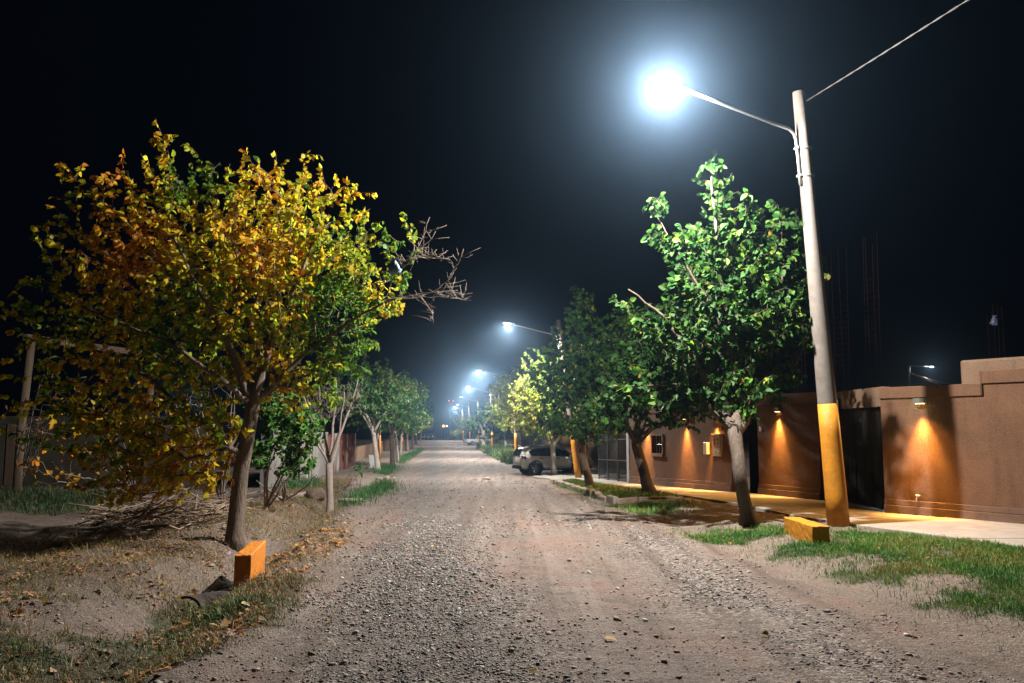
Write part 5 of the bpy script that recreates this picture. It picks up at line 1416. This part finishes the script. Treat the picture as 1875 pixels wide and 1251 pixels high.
scatter_blades('grass', 'mown green grass beside the pavement and around the yellow block', [(LAWN, .8), (STRIP, .8), (LAWN, .26, .42), (STRIP, .2, .4)], 3000, .075, .0042, GC, 1)
scatter_blades('grass', 'green grass on the kerbed island under the second and third mulberries', [(ISLAND, .9), (ISLAND2, .5), (ISLAND2, .2, .5), (ISLAND, .15, .4)], 900, .11, .007, GC, 2)
scatter_blades('weeds', 'tall rank weeds at the road edge left of the silver car', [(WEEDS, 1.0)], 130, .75, .022, [(.03, .10, .025), (.06, .15, .035), (.12, .17, .05), (.3, .26, .12)], 3)
scatter_blades('grass', 'green grass tufts on the left roadside', [(TUFT1, .8), (TUFT2, .8), (TUFT3, .8), (VERGE, .5), (TUFT1, .35, .4), (TUFT2, .3, .4), (TUFT3, .4, .5)], 260, .27, .008, [(.025, .10, .03), (.045, .15, .035), (.07, .18, .04)], 4)
scatter_blades('grass', 'sparse ragged grass along the near ditch on the left', [(NEARL, .42), (NEARL2, .16), (px_poly([(400, 1075), (520, 1080), (500, 1125), (380, 1140)]), .6)], 2600, .10, .0042, [(.03, .09, .02), (.07, .13, .03), (.22, .17, .07), (.3, .2, .10)], 5, .6)
scatter_blades('grass', 'dark grass in front of the boundary wall on the left', [(DARKL, .5)], 130, .2, .012, [(.015, .05, .015), (.03, .08, .02), (.06, .07, .03)], 6)  # blade colours lowered to stand for shade under the tree
bank = px_poly([(-40, 1000), (200, 985), (420, 990), (420, 1040), (330, 1090), (200, 1100), (-40, 1180)])
verge = px_poly([(480, 1030), (640, 960), (640, 990), (560, 1060), (500, 1140), (300, 1251), (100, 1251), (430, 1140)])
under = px_poly([(200, 935), (460, 930), (600, 880), (640, 880), (600, 960), (470, 985), (200, 975)])
scatter_blades('dry_grass', 'thin dry straw on the earth bank and roadside at left', [(bank, .7), (verge, .5), (under, 1.0)], 800, .12, .0028, [(.20, .14, .07), (.34, .25, .13), (.12, .12, .04)], 7, .9)

# ------------------------------------------------------------------ fallen leaves, gravel
def plan_pts(r_, n, poly):
    a = np.array(poly); lo = a.min(0); hi = a.max(0); q = lo + r_.rand(n * 4, 2) * (hi - lo); q = q[inpoly(q[:, 0], q[:, 1], poly)]
    return q[:n]
r_ = rs(77); Q_ = []
for poly, n in ((NEARL, 700), (NEARL2, 420), (bank, 3600), (verge, 1900), (under, 3000), (LAWN, 90), (STRIP, 50),
                (px_poly([(520, 1000), (700, 900), (1300, 960), (1500, 1251), (450, 1251)]), 110), (px_poly([(240, 1150), (400, 1085), (430, 1110), (300, 1190)]), 260), (px_poly([(480, 1005), (600, 955), (640, 965), (520, 1040)]), 300)):
    q = plan_pts(r_, n, poly); keep = fbm(q[:, 0] * 1.8, q[:, 1] * 1.8, 301, 3) > .40
    Q_.append(q[keep])
q = np.vstack(Q_); q = q[q[:, 0] < edge_x(q[:, 1]) - .05]; m = len(q)
pos = np.stack([q[:, 0], q[:, 1], H(q[:, 0], q[:, 1]) + .015 + .02 * r_.rand(m)], 1)
a = r_.rand(m) * 2 * pi; d = np.stack([np.cos(a), np.sin(a), r_.randn(m) * .25], 1); nn = unit(r_.randn(m, 3) * .4 + np.array([0, 0, 1]))
col = vary(pick([(.16, .07, .03), (.30, .14, .05), (.42, .21, .05), (.40, .27, .15), (.22, .13, .08)], r_, r_.rand(m)), r_, .25)
V, F, C_ = leaf_arrays(pos, d, nn, np.clip(np.exp(r_.normal(np.log(.045), .45, m)), .014, .12), col, False)
tag(link('fallen_leaves', np_mesh('fallen_leaves', V, F, C_), M['deadleaf']), 'fallen brown and orange leaves on the ground', 'leaves', kind='stuff')

ICO = None
def ico():
    import bmesh
    bm = bmesh.new(); bmesh.ops.create_icosphere(bm, subdivisions=1, radius=1.0)
    v = np.array([tuple(x.co) for x in bm.verts]); f = np.array([[x.index for x in fc.verts] for fc in bm.faces]); bm.free(); return v, f
IV, IF = ico()
def stones(name, label, q, size, seed, cols, sink=.35):
    r_ = rs(seed); m = len(q); z = H(q[:, 0], q[:, 1])
    sc = size[:, None] * np.stack([r_.uniform(.8, 1.5, m), r_.uniform(.7, 1.1, m), r_.uniform(.35, .75, m)], 1)
    a = r_.rand(m) * 2 * pi; ca, sa = np.cos(a)[:, None], np.sin(a)[:, None]
    V = IV[None] * (1 + .22 * r_.randn(m, len(IV), 1)) * sc[:, None, :]
    tl = r_.randn(m, 1) * .25
    X = V[:, :, 0] * ca - V[:, :, 1] * sa; Yv = V[:, :, 0] * sa + V[:, :, 1] * ca; Z = V[:, :, 2] + V[:, :, 0] * tl
    W = np.stack([X + q[:, 0:1], Yv + q[:, 1:2], Z + (z + sc[:, 2] * (1 - 2 * sink))[:, None]], -1).reshape(-1, 3)
    F = (IF[None] + (np.arange(m) * len(IV))[:, None, None]).reshape(-1, 3)
    c = vary(pick(cols, r_, r_.rand(m)), r_, .22)
    me = np_mesh(name, W, [F], np.repeat(c, len(IV), axis=0)); me.shade_smooth()
    return tag(link(name, me, M['stone']), label, 'gravel', kind='stuff')
SC = [(0.1035, 0.099, 0.0945), (0.153, 0.144, 0.135), (0.198, 0.18, 0.1665), (0.243, 0.2115, 0.189), (0.27, 0.171, 0.135), (0.306, 0.288, 0.27), (0.495, 0.477, 0.459)]
r_ = rs(401)
n = 330000; q = np.stack([r_.uniform(-5.5, 6.5, n), 5.2 + 14 * r_.rand(n) ** 1.35], 1)
s_, rd = masks(q[:, 0], q[:, 1])
pch = fbm(q[:, 0] * .8, q[:, 1] * .8, 131, 4)
left_strip = np.exp(-((s_ + 1.9 + .9 * (fbm(q[:, 1] * .5, q[:, 0] * .3, 8, 2) - .5)) / .85) ** 2); right_strip = np.exp(-((s_ - 1.9) / .9) ** 2); mid_ = np.exp(-((s_) / .5) ** 2) * .4
pr = np.clip(left_strip * 1.0 + right_strip * .28 + mid_ * .05 + (pch - .55) * .9, .02, 1.0) * (.12 + .88 * rd) * (np.abs(s_) < 4.6)
keep_ls = left_strip
q = q[r_.rand(n) < pr * .62 * np.clip(1.5 - q[:, 1] / 16, .35, 1)]; q = q[q[:, 0] < edge_x(q[:, 1]) - .05]
size = np.exp(r_.normal(np.log(.0105), .40, len(q))) * np.clip(q[:, 1] / 10, .8, 1.12); size = np.clip(size, .004, .03)
stones('gravel', 'grey and reddish pebbles of the gravel road surface', q, size, 5, SC)
n = 46000; q = np.stack([r_.uniform(-9, 5.5, n), 17 + 60 * r_.rand(n) ** 1.4], 1)
s_, rd = masks(q[:, 0], q[:, 1]); q = q[(r_.rand(n) < (.05 + .5 * rd) * np.clip(.4 + (fbm(q[:, 0] * .5, q[:, 1] * .3, 133, 3) - .5) * 3, .1, 1)) & (np.abs(s_) < 4.6)]
stones('gravel', 'pebbles on the farther stretch of the gravel road', q, np.clip(np.exp(r_.normal(np.log(.015), .45, len(q))), .007, .05), 6, SC)
n = 110; q = np.stack([r_.uniform(-2.5, 5.5, n), 6 + 9 * r_.rand(n) ** 1.5], 1); s_, rd = masks(q[:, 0], q[:, 1]); q = q[rd > .5]
stones('gravel', 'scattered larger flat stones on the near road', q, r_.uniform(.018, .042, len(q)), 7, SC[2:], .34)
n = 7000; q = np.stack([r_.uniform(-9, -2.3, n), 6 + 17 * r_.rand(n) ** 1.3], 1)
stones('gravel', 'stones and crumbs on the earth bank at left', q, np.clip(np.exp(r_.normal(np.log(.011), .5, len(q))), .004, .06), 8, [(.11, .08, .06), (.20, .15, .115), (.27, .21, .17), (.34, .29, .25)], .3)

# ------------------------------------------------------------------ the thin bloom haze added to stand in for lens bloom at the lamps
mb = MB(); mb.box((0, 320, 5), (1700, 690, 64))
hz, nt, b, out = newmat('thin bloom haze')
nt.nodes.remove(b)
pv = nt.nodes.new('ShaderNodeVolumePrincipled')
pv.inputs['Color'].default_value = (.40, .66, 1.0, 1); pv.inputs['Density'].default_value = HAZE_DENSITY; pv.inputs['Anisotropy'].default_value = HAZE_G
nt.links.new(pv.outputs[0], out.inputs['Volume'])
tag(build('haze', mb, hz), kind='stuff')
